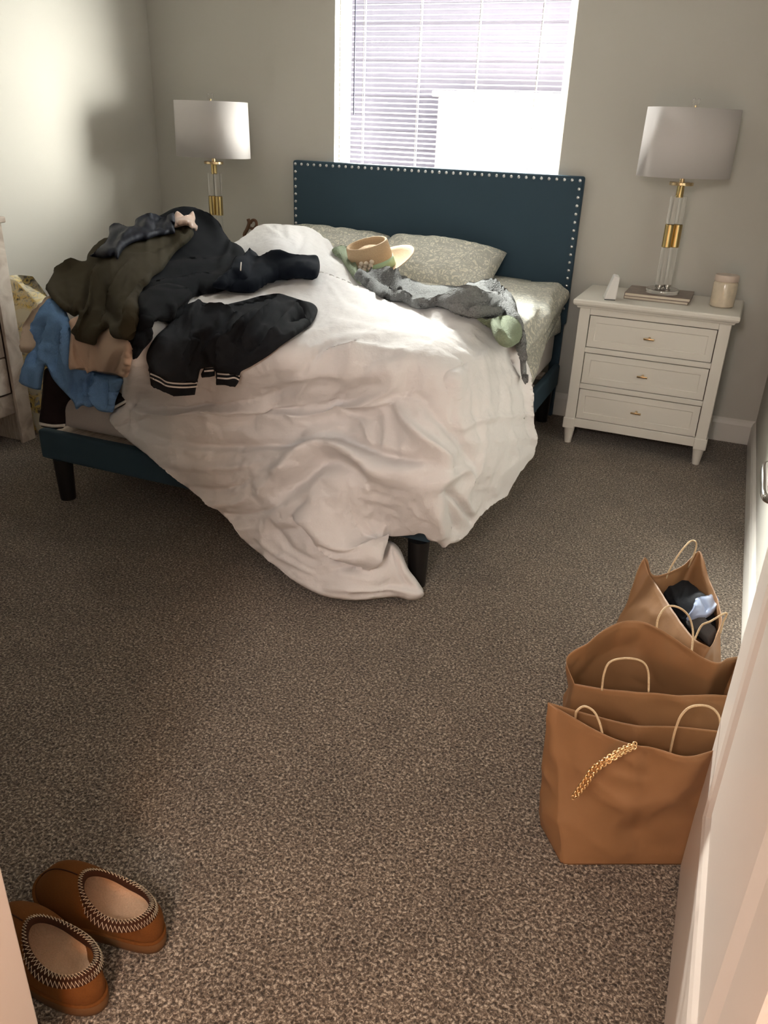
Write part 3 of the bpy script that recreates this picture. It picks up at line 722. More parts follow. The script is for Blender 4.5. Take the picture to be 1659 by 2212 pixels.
# ---------------- clothes heap
PILE = tps_fit([(400,447,'y',-1.12),(340,462,'y',-1.25),(245,483,'y',-1.5),(200,520,'y',-1.62),(110,600,'y',-1.88),(150,560,'y',-1.78),
 (100,640,'y',-2.06),(200,620,'y',-1.9),(250,560,'y',-1.70),(320,540,'y',-1.50),(250,640,'y',-2.02),(250,690,'y',-2.13),(180,690,'y',-2.13),(110,690,'y',-2.14),(60,800,'y',-2.2),(100,880,'y',-2.16),(250,800,'y',-2.17),(240,885,'y',-2.15),(150,800,'y',-2.17),(150,880,'y',-2.15),(60,700,'y',-2.05),
 (450,480,'y',-1.05),(430,540,'y',-1.35),(400,600,'z',.88),(350,560,'y',-1.55),(500,505,'y',-.95),(525,540,'y',-1.0),(520,600,'z',.865),(450,640,'z',.845),(400,660,'z',.84),(600,560,'z',.93),(640,580,'z',.90),(690,575,'z',.895),(600,600,'z',.86),(340,700,'z',.83),(320,640,'z',.90),(300,760,'z',.82),(290,700,'z',.87)])
coat = drape('fleece_robe', [(352,462),(375,450),(400,446),(425,450),(447,467),(470,490),(490,510),(500,524),(520,532),(530,548),(535,575),(530,610),(500,622),(470,632),(440,636),(410,648),(395,690),(372,700),(345,690),(325,705),(330,730),(310,755),(292,775),(280,740),(270,690),(250,640),(230,600),(240,540),(300,490)],
 PILE, M['black'], fk=4, thick=.03, edge=16, offset=.0, drop=.80, step=6, over=OD, pad=-.02,
 folds=[('r',12,.014,[(425,452),(455,500),(470,540)]),('v',10,.012,[(330,580),(420,560),(510,560)]),('r',12,.012,[(300,640),(380,630),(450,600)]),('v',9,.014,[(320,615),(400,605),(480,590)]),('r',8,.008,[(500,525),(490,560),(470,590)]),('v',8,.012,[(350,660),(400,640),(430,630)])], nz=[((60., 45.), .008, 2), (.05, .003, 8)])
props(coat, 'large black fleece robe heaped at the back of the clothes pile, against the wall side', 'robe')
sw = drape('sweatshirt', [(498,572),(505,560),(522,555),(530,545),(540,540),(552,545),(562,555),(578,548),(590,541),(610,541),(630,548),(660,551),(682,551),(689,560),(691,580),(686,598),(678,602),(650,600),(620,602),(585,608),(565,620),(550,627),(500,628),(460,620),(470,600),(485,590)],
 PILE, M['blacknavy'], over=bvh_of(duvet, coat), thick=.026, back=.022, edge=11, offset=.035, folds=[('r',5,.006,[(580,552),(610,556),(640,560)]),('v',4,.010,[(528,575),(545,572),(560,577)]),('v',5,.008,[(560,560),(548,580),(530,600)]),('r',5,.006,[(510,565),(520,590),(500,610)])], nz=[((40., 30.), .006, 5)])
tube('drawstring', [at(531, 577, 'z', .928)+np.array([0, -.03, .02]), at(530.5, 585, 'z', .925)+np.array([0, -.03, .02]), at(530, 594, 'z', .918)+np.array([0, -.03, .02])], .0022, M['stripe'], sw, 6)
props(sw, 'dark navy sweatshirt on the duvet with one sleeve stretched toward the pillows', 'sweatshirt')
lg = drape('leggings', [(300,640),(330,618),(370,612),(410,625),(412,645),(385,665),(375,690),(350,695),(335,692),(328,705),(331,722),(318,735),(312,752),(292,775),(286,770),(290,730),(300,700),(298,670)],
 PILE, M['black'], over=bvh_of(duvet, coat), thick=.014, edge=9, offset=.03, folds=[('r',6,.008,[(320,640),(360,640),(400,635)]),('v',5,.010,[(310,690),(340,670),(380,650)])], nz=[((30., 30.), .004, 5)])
props(lg, 'black leggings trailing down between the olive sweater and the duvet', 'leggings')
br = drape('jersey_shorts', [(96,800),(112,796),(130,815),(180,830),(240,840),(262,850),(272,866),(268,875),(246,882),(200,872),(160,860),(142,880),(140,922),(112,924),(86,918),(88,880),(92,840)],
 PILE, M['brown'], thick=.012, edge=7, offset=.0, nz=[((30., 30.), .003, 5)])
for pts in ([(84,915),(112,920),(141,919)], [(247,880),(262,872),(273,866)]):
    P2 = np.array(crom(pts, 5)); poly = [tuple(p+np.array([0, -3.6])) for p in P2]+[tuple(p+np.array([0, 3.6])) for p in P2[::-1]]
    drape('hem_stripe', poly, PILE, M['stripe'], br, step=3.0, thick=.004, edge=3, offset=.016, over=bvh_of(br), pad=0, smooth_outline=False)
props(br, 'dark brown shorts with white hem hanging at the foot corner of the bed', 'shorts')
cr = drape('cream_blanket', [(110,640),(122,646),(124,680),(110,740),(90,762),(60,762),(44,758),(47,735),(55,700),(75,668)], PILE, M['cream'], thick=.02, edge=9, offset=-.03, folds=[('v',6,.01,[(100,650),(75,690),(65,745)])])
props(cr, 'cream blanket edge hanging behind the blue sweater beside the floral bag', 'blanket')
bl_ = drape('fuzzy_sweater', [(112,645),(135,662),(150,690),(170,760),(200,800),(262,815),(260,840),(250,865),(246,886),(240,891),(215,888),(205,878),(192,880),(178,876),(165,884),(158,868),(140,848),(125,832),(112,815),(100,790),(95,800),(90,830),(86,842),(60,836),(42,824),(50,795),(65,765),(78,745),(75,715),(80,680),(95,660)],
 PILE, M['blue'], fk=3.5, over=bvh_of(duvet, br, cr), thick=.018, back=.008, edge=9, offset=.03, folds=[('v',6,.012,[(110,690),(90,730),(75,790)]),('r',8,.012,[(100,680),(80,720),(62,800)]),('v',5,.012,[(142,700),(130,760),(118,790)]),('v',4,.009,[(178,810),(180,850),(180,878)]),('r',6,.010,[(215,820),(210,850),(212,880)]),('v',5,.010,[(200,815),(198,850),(205,875)]),('v',5,.010,[(150,790),(160,830),(168,870)]),('r',7,.010,[(145,700),(150,780),(150,850)]),('v',5,.008,[(235,820),(236,850),(232,880)])], nz=[((17., 75.), .011, 6), (.04, .005, 6)])
props(bl_, 'bright blue fuzzy knit sweater hanging off the foot corner of the bed', 'sweater')
bg_ = drape('trousers', [(152,690),(200,680),(270,700),(290,735),(286,770),(280,800),(274,815),(262,813),(240,806),(205,802),(165,798),(149,795),(150,750),(153,715)],
 PILE, M['beige'], fk=4, over=bvh_of(duvet, bl_), thick=.012, back=.006, edge=5, offset=.05, step=5, folds=[('s',4,.012,[(276,742),(262,780),(252,798),(248,806)]),('s',4,.010,[(252,797),(220,790),(190,794),(155,792)]),('v',3,.006,[(162,740),(163,770),(168,795)]),('r',5,.006,[(205,740),(215,770),(214,790)])])
props(bg_, 'folded beige trousers draped over the blue sweater below the olive sweater', 'trousers')
ol = drape('knit_sweater', [(183,567),(190,548),(205,530),(222,518),(245,508),(270,500),(320,492),(360,490),(385,484),(405,488),(416,496),(418,508),(405,525),(380,545),(362,568),(350,585),(330,598),(322,612),(308,625),(303,655),(305,680),(298,700),(287,733),(262,733),(243,728),(238,708),(222,715),(212,728),(206,745),(190,743),(165,735),(160,725),(153,716),(163,700),(170,680),(160,684),(145,674),(130,662),(112,645),(102,630),(99,620),(115,590),(118,582),(150,566)],
 PILE, M['olive'], fk=4, over=bvh_of(duvet, coat, bl_, bg_), thick=.018, back=.01, edge=10, offset=.06, step=5, folds=[('v',6,.014,[(200,600),(185,660),(172,690)]),('r',8,.012,[(225,580),(200,640),(180,720)]),('r',7,.012,[(290,570),(250,640),(222,700)]),('v',7,.014,[(260,600),(235,660),(215,715)]),('v',6,.014,[(330,590),(295,620),(265,690),(245,705)]),('r',6,.010,[(300,640),(285,680),(275,725)]),('r',6,.010,[(390,492),(412,505),(395,530),(360,565)]),('v',4,.008,[(380,500),(400,508),(396,520)]),('r',6,.008,[(190,560),(160,575),(125,595)]),('v',5,.008,[(120,640),(135,655),(160,670)]),('v',6,.006,[(270,545),(330,548),(380,520)])], nz=[((30., 75.), .011, 4), (.03, .002, 2)])
props(ol, 'olive brown knit sweater draped over the front of the clothes pile', 'sweater')
pk = drape('camisole', [(376,466),(383,456),(398,466),(408,463),(417,456),(422,470),(421,480),(427,490),(424,499),(414,494),(402,487),(378,492),(374,482)], PILE, M['pinksatin'], over=bvh_of(coat, ol), thick=.01, back=.005, edge=4, offset=.06, step=3.5, folds=[('r',3,.008,[(378,484),(395,474),(412,470)]),('v',3,.008,[(383,478),(398,468),(410,460)]),('r',3,.006,[(380,490),(400,482),(420,490)])])
props(pk, 'champagne satin camisole crumpled beside the navy satin pyjamas', 'clothing')
nv = drape('satin_pyjamas', [(235,508),(236,492),(246,482),(262,485),(278,492),(290,487),(293,474),(305,466),(322,460),(338,463),(352,470),(366,466),(375,459),(378,475),(377,490),(378,503),(365,506),(345,508),(322,516),(300,520),(285,525),(272,533),(262,545),(254,560),(245,552),(230,557),(210,556),(194,553),(205,545),(222,532)], PILE, M['satin'], over=bvh_of(coat, ol, pk), thick=.016, back=.008, edge=6, offset=.06, step=4, folds=[('v',4,.012,[(345,470),(340,490),(330,505)]),('r',5,.012,[(320,462),(318,485),(300,510)]),('v',4,.010,[(365,475),(350,492),(360,505)]),('r',4,.010,[(290,498),(270,515),(255,545)]),('v',4,.010,[(275,500),(255,515),(240,540)]),('v',4,.010,[(285,490),(300,495),(320,500)]),('r',4,.006,[(205,550),(230,545),(250,548)])], nz=[((18., 15.), .006, 3)])
props(nv, 'shiny navy satin pyjamas lying on top of the olive sweater', 'pyjamas')

# striped joggers lying flat on the duvet
jo = empty('knit_joggers', at(500, 740, 'z', .82)); props(jo, 'black knit joggers with white striped cuffs spread on top of the duvet', 'trousers')
def rel(o, par): o.parent = par; o.matrix_parent_inverse = Matrix.Translation(-Vector(par.location)); return o
JF = [('r',8,.010,[(440,650),(400,700),(370,780)]),('v',6,.010,[(520,670),(450,730),(400,800)]),('r',7,.012,[(560,680),(510,720),(470,790)]),('v',5,.014,[(490,700),(478,750),(470,790)]),('r',6,.012,[(600,660),(560,700),(530,750)]),('v',5,.010,[(610,680),(580,720),(540,760)]),('r',6,.006,[(645,668),(620,690),(580,740)]),('v',4,.010,[(640,650),(660,680),(675,700)]),('r',5,.005,[(622,662),(645,675),(668,698)]),('v',4,.010,[(500,660),(560,650),(600,642)]),('r',4,.008,[(430,680),(470,672),(520,690)]),('v',4,.008,[(620,700),(650,690),(675,695)])]
rel(drape('legs', [(321,792),(316,775),(320,755),(338,725),(365,700),(385,672),(405,657),(425,652),(455,656),(478,660),(500,655),(530,648),(560,640),(600,634),(625,640),(650,648),(675,655),(686,668),(682,685),(672,700),(655,714),(635,728),(610,745),(580,768),(545,790),(522,802),(515,811),(490,806),(466,803),(462,794),(440,796),(432,800),(424,826),(400,824),(362,824),(345,812),(322,803)],
 BED, M['charcoal'], fk=5, over=OD, hug=True, pad=.009, smooth_it=18, thick=.012, back=.006, edge=8, offset=.045, step=5, folds=JF, nz=[((40., 22.), .008, 3)]), jo)
for cuff, lines in (([(322,802),(345,811),(362,824),(395,825),(428,822),(424,836),(421,853),(400,855),(372,853),(345,842),(326,832)], ([(321,806),(345,816),(362,826),(395,829),(428,827)], [(322,814),(345,825),(362,834),(395,837),(427,835)])),
                    ([(466,803),(490,806),(516,810),(520,812),(514,828),(508,836),(490,832),(467,832)], ([(466,807),(490,809),(506,808),(518,813)], [(466,816),(490,818),(506,816),(517,821)])),
                    ([(443,790),(464,788),(464,812),(452,815),(438,815),(434,808)], ([(443,794),(464,792)], [(441,802),(464,800)]))):
    c = rel(drape('cuff', cuff, BED, M['charcoal'], over=OD, hug=True, thick=.015, back=.006, edge=5, offset=.046, step=4, smooth_outline=False), jo)
    CU_ = bvh_of(c)
    for ln in lines:
        P2 = np.array(crom(ln, 5)); poly = [tuple(p+np.array([0, -1.7])) for p in P2]+[tuple(p+np.array([0, 1.7])) for p in P2[::-1]]
        s_ = drape('stripe', poly, BED, M['stripe'], None, step=3.0, thick=.003, back=.001, edge=2, offset=.03, smooth_outline=False, over=CU_, hug=True, pad=.0, smooth_it=2)
        s_.parent = c; s_.matrix_parent_inverse = Matrix.Identity(4)

# ---------------- throw blanket
THR = tps_fit([(725,540,'z',.84),(760,560,'z',.85),(790,600,'z',.83),(820,590,'z',.83),(830,640,'z',.80),(880,620,'z',.80),(880,660,'z',.79),(950,640,'z',.80),(950,690,'z',.79),(1010,620,'z',.79),(1050,640,'z',.80),(1060,700,'z',.795),(1100,640,'z',.78),(1122,680,'x',.86),(1130,730,'x',.88),(1138,790,'x',.885),(1100,740,'x',.905),(1060,720,'x',.885),(1108,700,'x',.88)])
th = drape('throw_blanket', [(765,600),(775,585),(790,592),(802,580),(815,590),(838,588),(850,598),(868,612),(900,618),(940,622),(985,622),(1010,614),(1030,616),(1050,612),(1075,622),(1100,632),(1112,648),(1118,670),(1124,700),(1130,740),(1137,790),(1136,830),(1126,812),(1122,770),(1112,730),(1095,690),(1060,684),(1030,686),(1000,680),(975,670),(940,660),(900,664),(868,650),(830,645),(800,625)],
 THR, M['grey'], fk=6, over=bvh_of(duvet, fsheet), thick=.028, back=.02, edge=12, offset=.0, step=5, folds=[('v',5,.018,[(800,600),(830,622),(880,640),(950,640),(1010,625)]),('r',7,.014,[(810,592),(850,615),(910,630)]),('v',5,.014,[(870,655),(930,648),(990,640),(1050,650)]),('r',6,.012,[(930,665),(1000,655),(1070,660),(1110,690)]),('v',4,.012,[(980,672),(1040,668),(1095,675)]),('r',6,.012,[(1030,618),(1060,630),(1100,660)]),('v',4,.012,[(1045,622),(1062,640),(1100,665)]),('r',5,.010,[(855,600),(860,630),(890,655)])], nz=[((34., 10.), .012, 5), ((12., 8.), .005, 7)])
drape('green_side', [(718,545),(722,535),(745,532),(765,540),(776,556),(772,575),(774,598),(780,615),(770,608),(755,588),(738,562)], THR, M['green'], th, over=bvh_of(duvet, fsheet), thick=.02, back=.012, edge=7, offset=.02, step=4, folds=[('v',4,.012,[(752,540),(756,565),(768,592)]),('r',4,.01,[(765,545),(772,570),(772,590)])])
drape('green_side', [(1030,688),(1055,690),(1080,688),(1105,690),(1118,702),(1121,722),(1117,738),(1108,748),(1095,751),(1080,745),(1068,730),(1058,708),(1040,697)], THR, M['green'], th, over=bvh_of(duvet, fsheet), thick=.026, back=.012, edge=8, offset=.01, step=4, folds=[('v',4,.024,[(1078,695),(1082,715),(1087,735)]),('r',4,.010,[(1092,695),(1102,715),(1100,740)]),('v',3,.010,[(1060,695),(1072,708),(1078,725)]),('r',5,.010,[(1065,700),(1075,735),(1095,746)])])
props(th, 'grey and sage green plush throw blanket twisted across the bed beside the straw hat', 'blanket')

# ---------------- straw hat
hat = empty('straw_hat', tuple(at(812, 590, 'z', .80))); props(hat, 'straw sun hat with cream flowers leaning against the patterned pillow', 'hat')
ax = (Vector(at(792, 520, 'z', .90))-Vector(at(822, 572, 'z', .82))); axn = Vector((-.16, -.20, .96)).normalized()
def hatlathe(name, prof, mat, n=64, ov=1.12, warp=0.0, flip=.45):
    vs = []; fs = []
    for r, z in prof:
        for k in range(n):
            a = 2*math.pi*k/n; wz = warp*max(0, r-.088)*(.25+max(0, math.cos(a-flip))*1.0)
            vs.append((r*math.cos(a)*ov, r*math.sin(a), z+wz))
    for i in range(len(prof)-1):
        for k in range(n):
            k2 = (k+1) % n; fs.append((i*n+k, i*n+k2, (i+1)*n+k2, (i+1)*n+k))
    o = mk(name, vs, fs, mat, hat, True); s_ = o.modifiers.new('s', 'SOLIDIFY'); s_.thickness = .0025
    return o
crown = hatlathe('crown', [(.094, 0), (.093, .02), (.089, .07), (.086, .112), (.083, .121), (.077, .121), (.072, .112), (.068, .092), (.058, .086), (.04, .098), (.02, .106), (.001, .108)], M['straw'])
hatlathe('brim', [(.094, 0), (.10, -.004), (.13, -.007), (.16, -.005), (.182, -.001)], M['straw'], warp=.42)
hatlathe('ribbon', [(.0955, .006), (.0940, .030), (.0925, .046)], M['ribbon'])
hat.rotation_euler = (Matrix.Rotation(-.20, 3, 'Y') @ Matrix.Rotation(.24, 3, 'X')).to_euler()
HATM = hat
fl = empty('flower'); fl.parent = hat
bm = bmesh.new()
for k in range(9):
    a = -1.75+.075*k; r = .096+.004*(k % 2); bmesh.ops.create_icosphere(bm, subdivisions=2, radius=.011, matrix=Matrix.Translation((r*math.cos(a)*1.12, r*math.sin(a), +.036+.013*(k % 3))))
f_ = from_bm('petals', bm, M['flower'], fl, True)
hat.location = tuple(at(806, 582, 'z', .825))

# ------------------------------------------------------------------ nightstands
def nightstand(loc, rz, label):
    t = props(empty('nightstand', loc, rz), label, 'nightstand', 'white nightstands beside the bed')
    Wt, Dt, Ht = .70, .44, .715
    hw = .335; x0, x1 = -hw, hw; yb, yf = .21, -.20
    parts = [((x0, yf, .085), (x0+.05, yf+.05, .68)), ((x1-.05, yf, .085), (x1, yf+.05, .68)), ((x0, yb-.05, .085), (x0+.05, yb, .68)), ((x1-.05, yb-.05, .085), (x1, yb, .68)),
             ((x0+.008, yf+.05, .09), (x0+.03, yb-.05, .68)), ((x1-.03, yf+.05, .09), (x1-.008, yb-.05, .68)), ((x0+.05, yb-.02, .09), (x1-.05, yb-.01, .68)),
             ((x0+.05, yf+.002, .645), (x1-.05, yf+.04, .68)), ((x0+.05, yf+.002, .467), (x1-.05, yf+.04, .492)), ((x0+.05, yf+.002, .289), (x1-.05, yf+.04, .314)), ((x0+.05, yf+.002, .09), (x1-.05, yf+.04, .135))]
    boxes('body', parts, M['nsw'], t, .0025)
    for fb_ in (((x0-.006, yf-.006, .08), (x0+.052, yf+.052, .135)), ((x1-.052, yf-.006, .08), (x1+.006, yf+.052, .135)), ((x0-.006, yb-.052, .08), (x0+.052, yb+.002, .135)), ((x1-.052, yb-.052, .08), (x1+.006, yb+.002, .135))):
        boxes('foot_block', [fb_], M['nsw'], t, .004)
    # moulded top
    bm = bmesh.new(); pr = [(.010, .675), (.014, .684), (.026, .690), (.030, .698), (.030, .710), (.025, .716)]
    rings = []
    for d, z in pr: rings.append([bm.verts.new((x0-d, yf-d, z)), bm.verts.new((x1+d, yf-d, z)), bm.verts.new((x1+d, yb+min(d, .004), z)), bm.verts.new((x0-d, yb+min(d, .004), z))])
    for a, b in zip(rings[:-1], rings[1:]):
        for k in range(4): bm.faces.new([a[k], a[(k+1) % 4], b[(k+1) % 4], b[k]])
    bm.faces.new(rings[-1]); bm.faces.new(list(reversed(rings[0])))
    o = from_bm('top', bm, M['nsw'], t); bevel_mod(o, .002, 2)
    for z0, z1 in ((.494, .643), (.316, .465), (.137, .287)):
        bm = bmesh.new(); a0, a1 = x0+.054, x1-.054; g = .0015; z0 += g; z1 -= g; yy = yf+.004
        r = []
        for ins, dep in ((0, 0), (.030, 0), (.033, .003), (.038, .003)):
            y = yy+dep; r.append([bm.verts.new((a0+ins, y, z0+ins)), bm.verts.new((a1-ins, y, z0+ins)), bm.verts.new((a1-ins, y, z1-ins)), bm.verts.new((a0+ins, y, z1-ins))])
        for p, q in zip(r[:-1], r[1:]):
            for k in range(4): bm.faces.new([p[k], p[(k+1) % 4], q[(k+1) % 4], q[k]])
        bm.faces.new(r[-1])
        bk = [bm.verts.new((v.co.x, yy+.05, v.co.z)) for v in r[0]]
        for k in range(4): bm.faces.new([r[0][(k+1) % 4], r[0][k], bk[k], bk[(k+1) % 4]])
        bm.faces.new(list(reversed(bk))); bmesh.ops.recalc_face_normals(bm, faces=bm.faces)
        d = from_bm('drawer', bm, M['nsw'], t)
        zc = (z0+z1)/2; bm = bmesh.new(); box(bm, (-.024, yy-.030, zc-.003), (.024, yy-.022, zc+.005)); 
        bmesh.ops.create_cone(bm, cap_ends=True, segments=16, radius1=.007, radius2=.005, depth=.026, matrix=Matrix.Translation((0, yy-.012, zc+.001)) @ Matrix.Rotation(math.pi/2, 4, 'X'))
        k_ = from_bm('knob', bm, M['satinbrass'], d, True); bevel_mod(k_, .001, 2)
    boxes('drawer_gap', [((x0+.051, yf+.030, .13), (x1-.051, yf+.034, .65))], M['darkgap'], t)
    for sx in (-1, 1):
        for y in (yf+.024, yb-.024):
            lathe('leg', [(.0165, 0), (.017, .003), (.026, .075), (.027, .087)], M['nsw'], t, 24, (sx*(hw-.026), y, 0))
    return t
ns1 = nightstand((1.262, -.238, 0), math.radians(-1.2), 'white three drawer nightstand with brass knobs right of the bed, fully in view')
ns2 = nightstand((-1.20, -.238, 0), 0, 'white nightstand left of the bed hidden behind the clothes pile and duvet')

# ------------------------------------------------------------------ table lamps
def lamp(loc, rz, label):
    t = props(empty('table_lamp', loc, rz), label, 'lamp', 'matching glass and brass table lamps')
    lathe('base', [(.074, 0), (.075, .003), (.075, .016), (.073, .019)], M['acrylic'], t, 48)
    for k, (dx, dy) in enumerate(((-.021, 0), (.021, 0))):
        lathe('glass_rod', [(.0185, .022), (.0185, .425)], M['acrylic'], t, 32, (dx, dy, 0))
        lathe('brass_band', [(.0195, .205), (.021, .207), (.021, .303), (.0195, .305)], M['brass'], t, 32, (dx, dy, 0), cap=False)
        lathe('rod_foot', [(.009, .019), (.009, .024), (.0155, .026), (.0155, .036)], M['chrome'], t, 24, (dx, dy, 0))
    lathe('neck', [(.0165, .42), (.0165, .472), (.017, .473)], M['brass'], t, 32)
    lathe('top_plate', [(.050, .470), (.052, .472), (.052, .482), (.050, .484)], M['satinbrass'], t, 48)
    lathe('stem', [(.011, .484), (.011, .53), (.005, .531), (.005, .79)], M['satinbrass'], t, 16)
    n = 96; vs = []; fs = []
    a_, b_ = .212, .150
    for (z, s_) in ((.505, 1.0), (.778, .975)):
        for k in range(n):
            th_ = 2*math.pi*k/n; c, s0 = math.cos(th_), math.sin(th_)
            vs.append((a_*s_*math.copysign(abs(c)**.9, c), b_*s_*math.copysign(abs(s0)**.9, s0), z))
    for k in range(n): fs.append((k, (k+1) % n, n+(k+1) % n, n+k))
    sh = mk('lamp_shade', vs, fs, M['shade'], t); s1 = sh.modifiers.new('s', 'SOLIDIFY'); s1.thickness = .002; 
    tube('harp', [(0, 0, .52), (.035, 0, .56), (.05, 0, .65), (.035, 0, .74), (0, 0, .775), (-.035, 0, .74), (-.05, 0, .65), (-.035, 0, .56)], .0022, M['satinbrass'], t, 6, closed=True)
    boxes('shade_spider', [((-.195, -.0015, .770), (.195, .0015, .773)), ((-.0015, -.135, .770), (.0015, .135, .773))], M['satinbrass'], t)
    for dx in (-.012, .012):
        lathe('finial', [(.004, .773), (.004, .796), (.0065, .80), (.0065, .812), (.003, .817)], M['acrylic'], t, 16, (dx, 0, 0))
    return t
lamp((1.262, -.232, .7465), math.radians(38), 'table lamp with white shade standing on the right nightstand')
lamp((-1.195, -.235, .7165), 0, 'table lamp with white shade rising behind the clothes pile at left')
# books, clock, candle
def book(x0, x1, y0, y1, z0, z1, cov, label, rz=0):
    t = props(empty('book', ((x0+x1)/2, (y0+y1)/2, z0), rz), label, 'book', 'books under the right lamp'); L = (-(x0+x1)/2, -(y0+y1)/2, -z0)
    boxes('cover', [((x0, y0, z0), (x1, y1, z0+.0022)), ((x0, y0, z1-.0022), (x1, y1, z1)), ((x0, y0, z0), (x0+.003, y1, z1))], cov, t, .0006, loc=L)
    boxes('pages', [((x0+.003, y0+.003, z0+.0022), (x1-.003, y1-.003, z1-.0022))], M['paper'], t, loc=L)
    return t
book(1.105, 1.395, -.325, -.105, .7165, .7305, M['book2'], 'taupe hardcover book lying directly on the right nightstand top', math.radians(-2))
book(1.105, 1.400, -.330, -.105, .7306, .7462, M['book1'], 'grey patterned magazine book directly under the glass lamp base', math.radians(-1))
ck = props(empty('alarm_clock', (1.045, -.372, .7165), math.radians(-78)), 'white wedge shaped alarm clock at the left of the nightstand top', 'clock')
bm = bmesh.new()
pr = [(-.045, .004), (.045, .004), (.034, .118), (-.012, .126)]
pr = [(-.030, .003), (.026, .003), (.028, .106), (.002, .110)]
a = [bm.verts.new((-.038, y, z)) for y, z in pr]; b = [bm.verts.new((.038, y, z)) for y, z in pr]
bm.faces.new(a); bm.faces.new(list(reversed(b)))
for k in range(4): bm.faces.new([a[(k+1) % 4], a[k], b[k], b[(k+1) % 4]])
bmesh.ops.recalc_face_normals(bm, faces=bm.faces)
bevel_mod(from_bm('case', bm, M['clock'], ck), .006, 4); boxes('foot_pad', [((-.034, -.026, 0), (.034, .022, .0035))], M['darkplastic'], ck)
jr = props(empty('candle_jar', (1.533, -.262, .7165)), 'cream marbled candle jar with a pale lid on the right nightstand', 'candle')
lathe('jar', [(.001, .001), (.048, .001), (.053, .006), (.0535, .05), (.0535, .105), (.050, .112), (.046, .116)], M['jar'], jr, 48)
lathe('lid', [(.0505, .114), (.0525, .118), (.0525, .138), (.050, .142), (.001, .143)], M['lid'], jr, 48)
fg = props(empty('wooden_figurine', (-1.0, -.23, .7165)), 'small brown carved wooden figurine behind the duvet near the left lamp', 'figurine')
fx = lambda px, py: at(px, py, 'y', -.23)-np.array([-1.0, -.23, .7165])
tube('body', crom([(.02, 0, 0), (.02, 0, .06), fx(528, 510), fx(534, 495), fx(538, 482), fx(536, 473)], 5), .01, M['figurine'], fg, 10, rs=None)
tube('curl', crom([fx(540, 492), fx(548, 494), fx(554, 486), fx(552, 477), fx(545, 476), fx(541, 482)], 5), .008, M['figurine'], fg, 10)
lathe('plinth', [(.001, 0), (.04, 0), (.04, .012), (.001, .013)], M['figurine'], fg, 24, (.02, 0, 0))

# ------------------------------------------------------------------ dresser at left wall
dr = props(empty('dresser', (-1.57, -2.2, 0)), 'whitewashed wooden dresser at the left edge, front of the floral bag', 'dresser')
DLc = (1.57, 2.2, 0); dx0, dx1, dy0, dy1, dz = XL+.02, -1.395, -2.75, -1.60, .98
boxes('body', [((dx0, dy1-.055, 0), (dx1, dy1, dz)), ((dx0, dy0, 0), (dx1, dy0+.055, dz)), ((dx0, dy0+.055, .14), (dx0+.02, dy1-.055, dz)), ((dx0+.02, dy0+.055, .14), (dx1-.012, dy1-.055, .235)), ((dx0+.02, dy0+.055, dz-.03), (dx1-.012, dy1-.055, dz))], M['wwood'], dr, .004, loc=DLc)
boxes('post', [((dx1, dy1-.075, 0), (dx1+.018, dy1+.004, dz))], M['wwood'], dr, .003, loc=DLc); boxes('post', [((dx1, dy0-.004, 0), (dx1+.018, dy0+.075, dz))], M['wwood'], dr, .003, loc=DLc)
boxes('top', [((dx0-.0, dy0-.02, dz), (dx1+.03, dy1+.02, dz+.025))], M['wwood'], dr, .004, loc=DLc)
for i, (a, b) in enumerate(((.245, .405), (.412, .60), (.607, .785), (.792, .945))):
    d = boxes('drawer', [((dx0+.03, dy0+.078, a), (dx1-.002, dy1-.078, b))], M['wwood'], dr, .003, loc=DLc)
    for yy in (-2.45, -1.95):
        o = lathe('knob', [(.006, 0), (.006, .015), (.015, .02), (.013, .028)], M['chrome'], d, 16, (dx1+.0+1.57-1.57, yy, (a+b)/2)); o.location = (dx1-.002, yy, (a+b)/2); o.rotation_euler = (0, math.pi/2, 0)
boxes('drawer_gap', [((dx1-.03, dy0+.06, .24), (dx1-.014, dy1-.06, .95))], M['darkgap'], dr, loc=DLc)

# added fill light on the bedroom ceiling, unseen above the picture
cl_ = props(empty('ceiling_fill', (-.1, -2.0, HC)), 'added unseen white dome fill light in the middle of the bedroom ceiling', 'fill light')
lathe('fill_dome_ring', [(.17, -.03), (.175, -.02), (.175, 0), (.17, 0)], M['chrome'], cl_, 48)
lathe('dome', [(.001, -.09), (.06, -.085), (.12, -.065), (.155, -.04), (.165, -.025)], M['dome'], cl_, 48, cap=False)

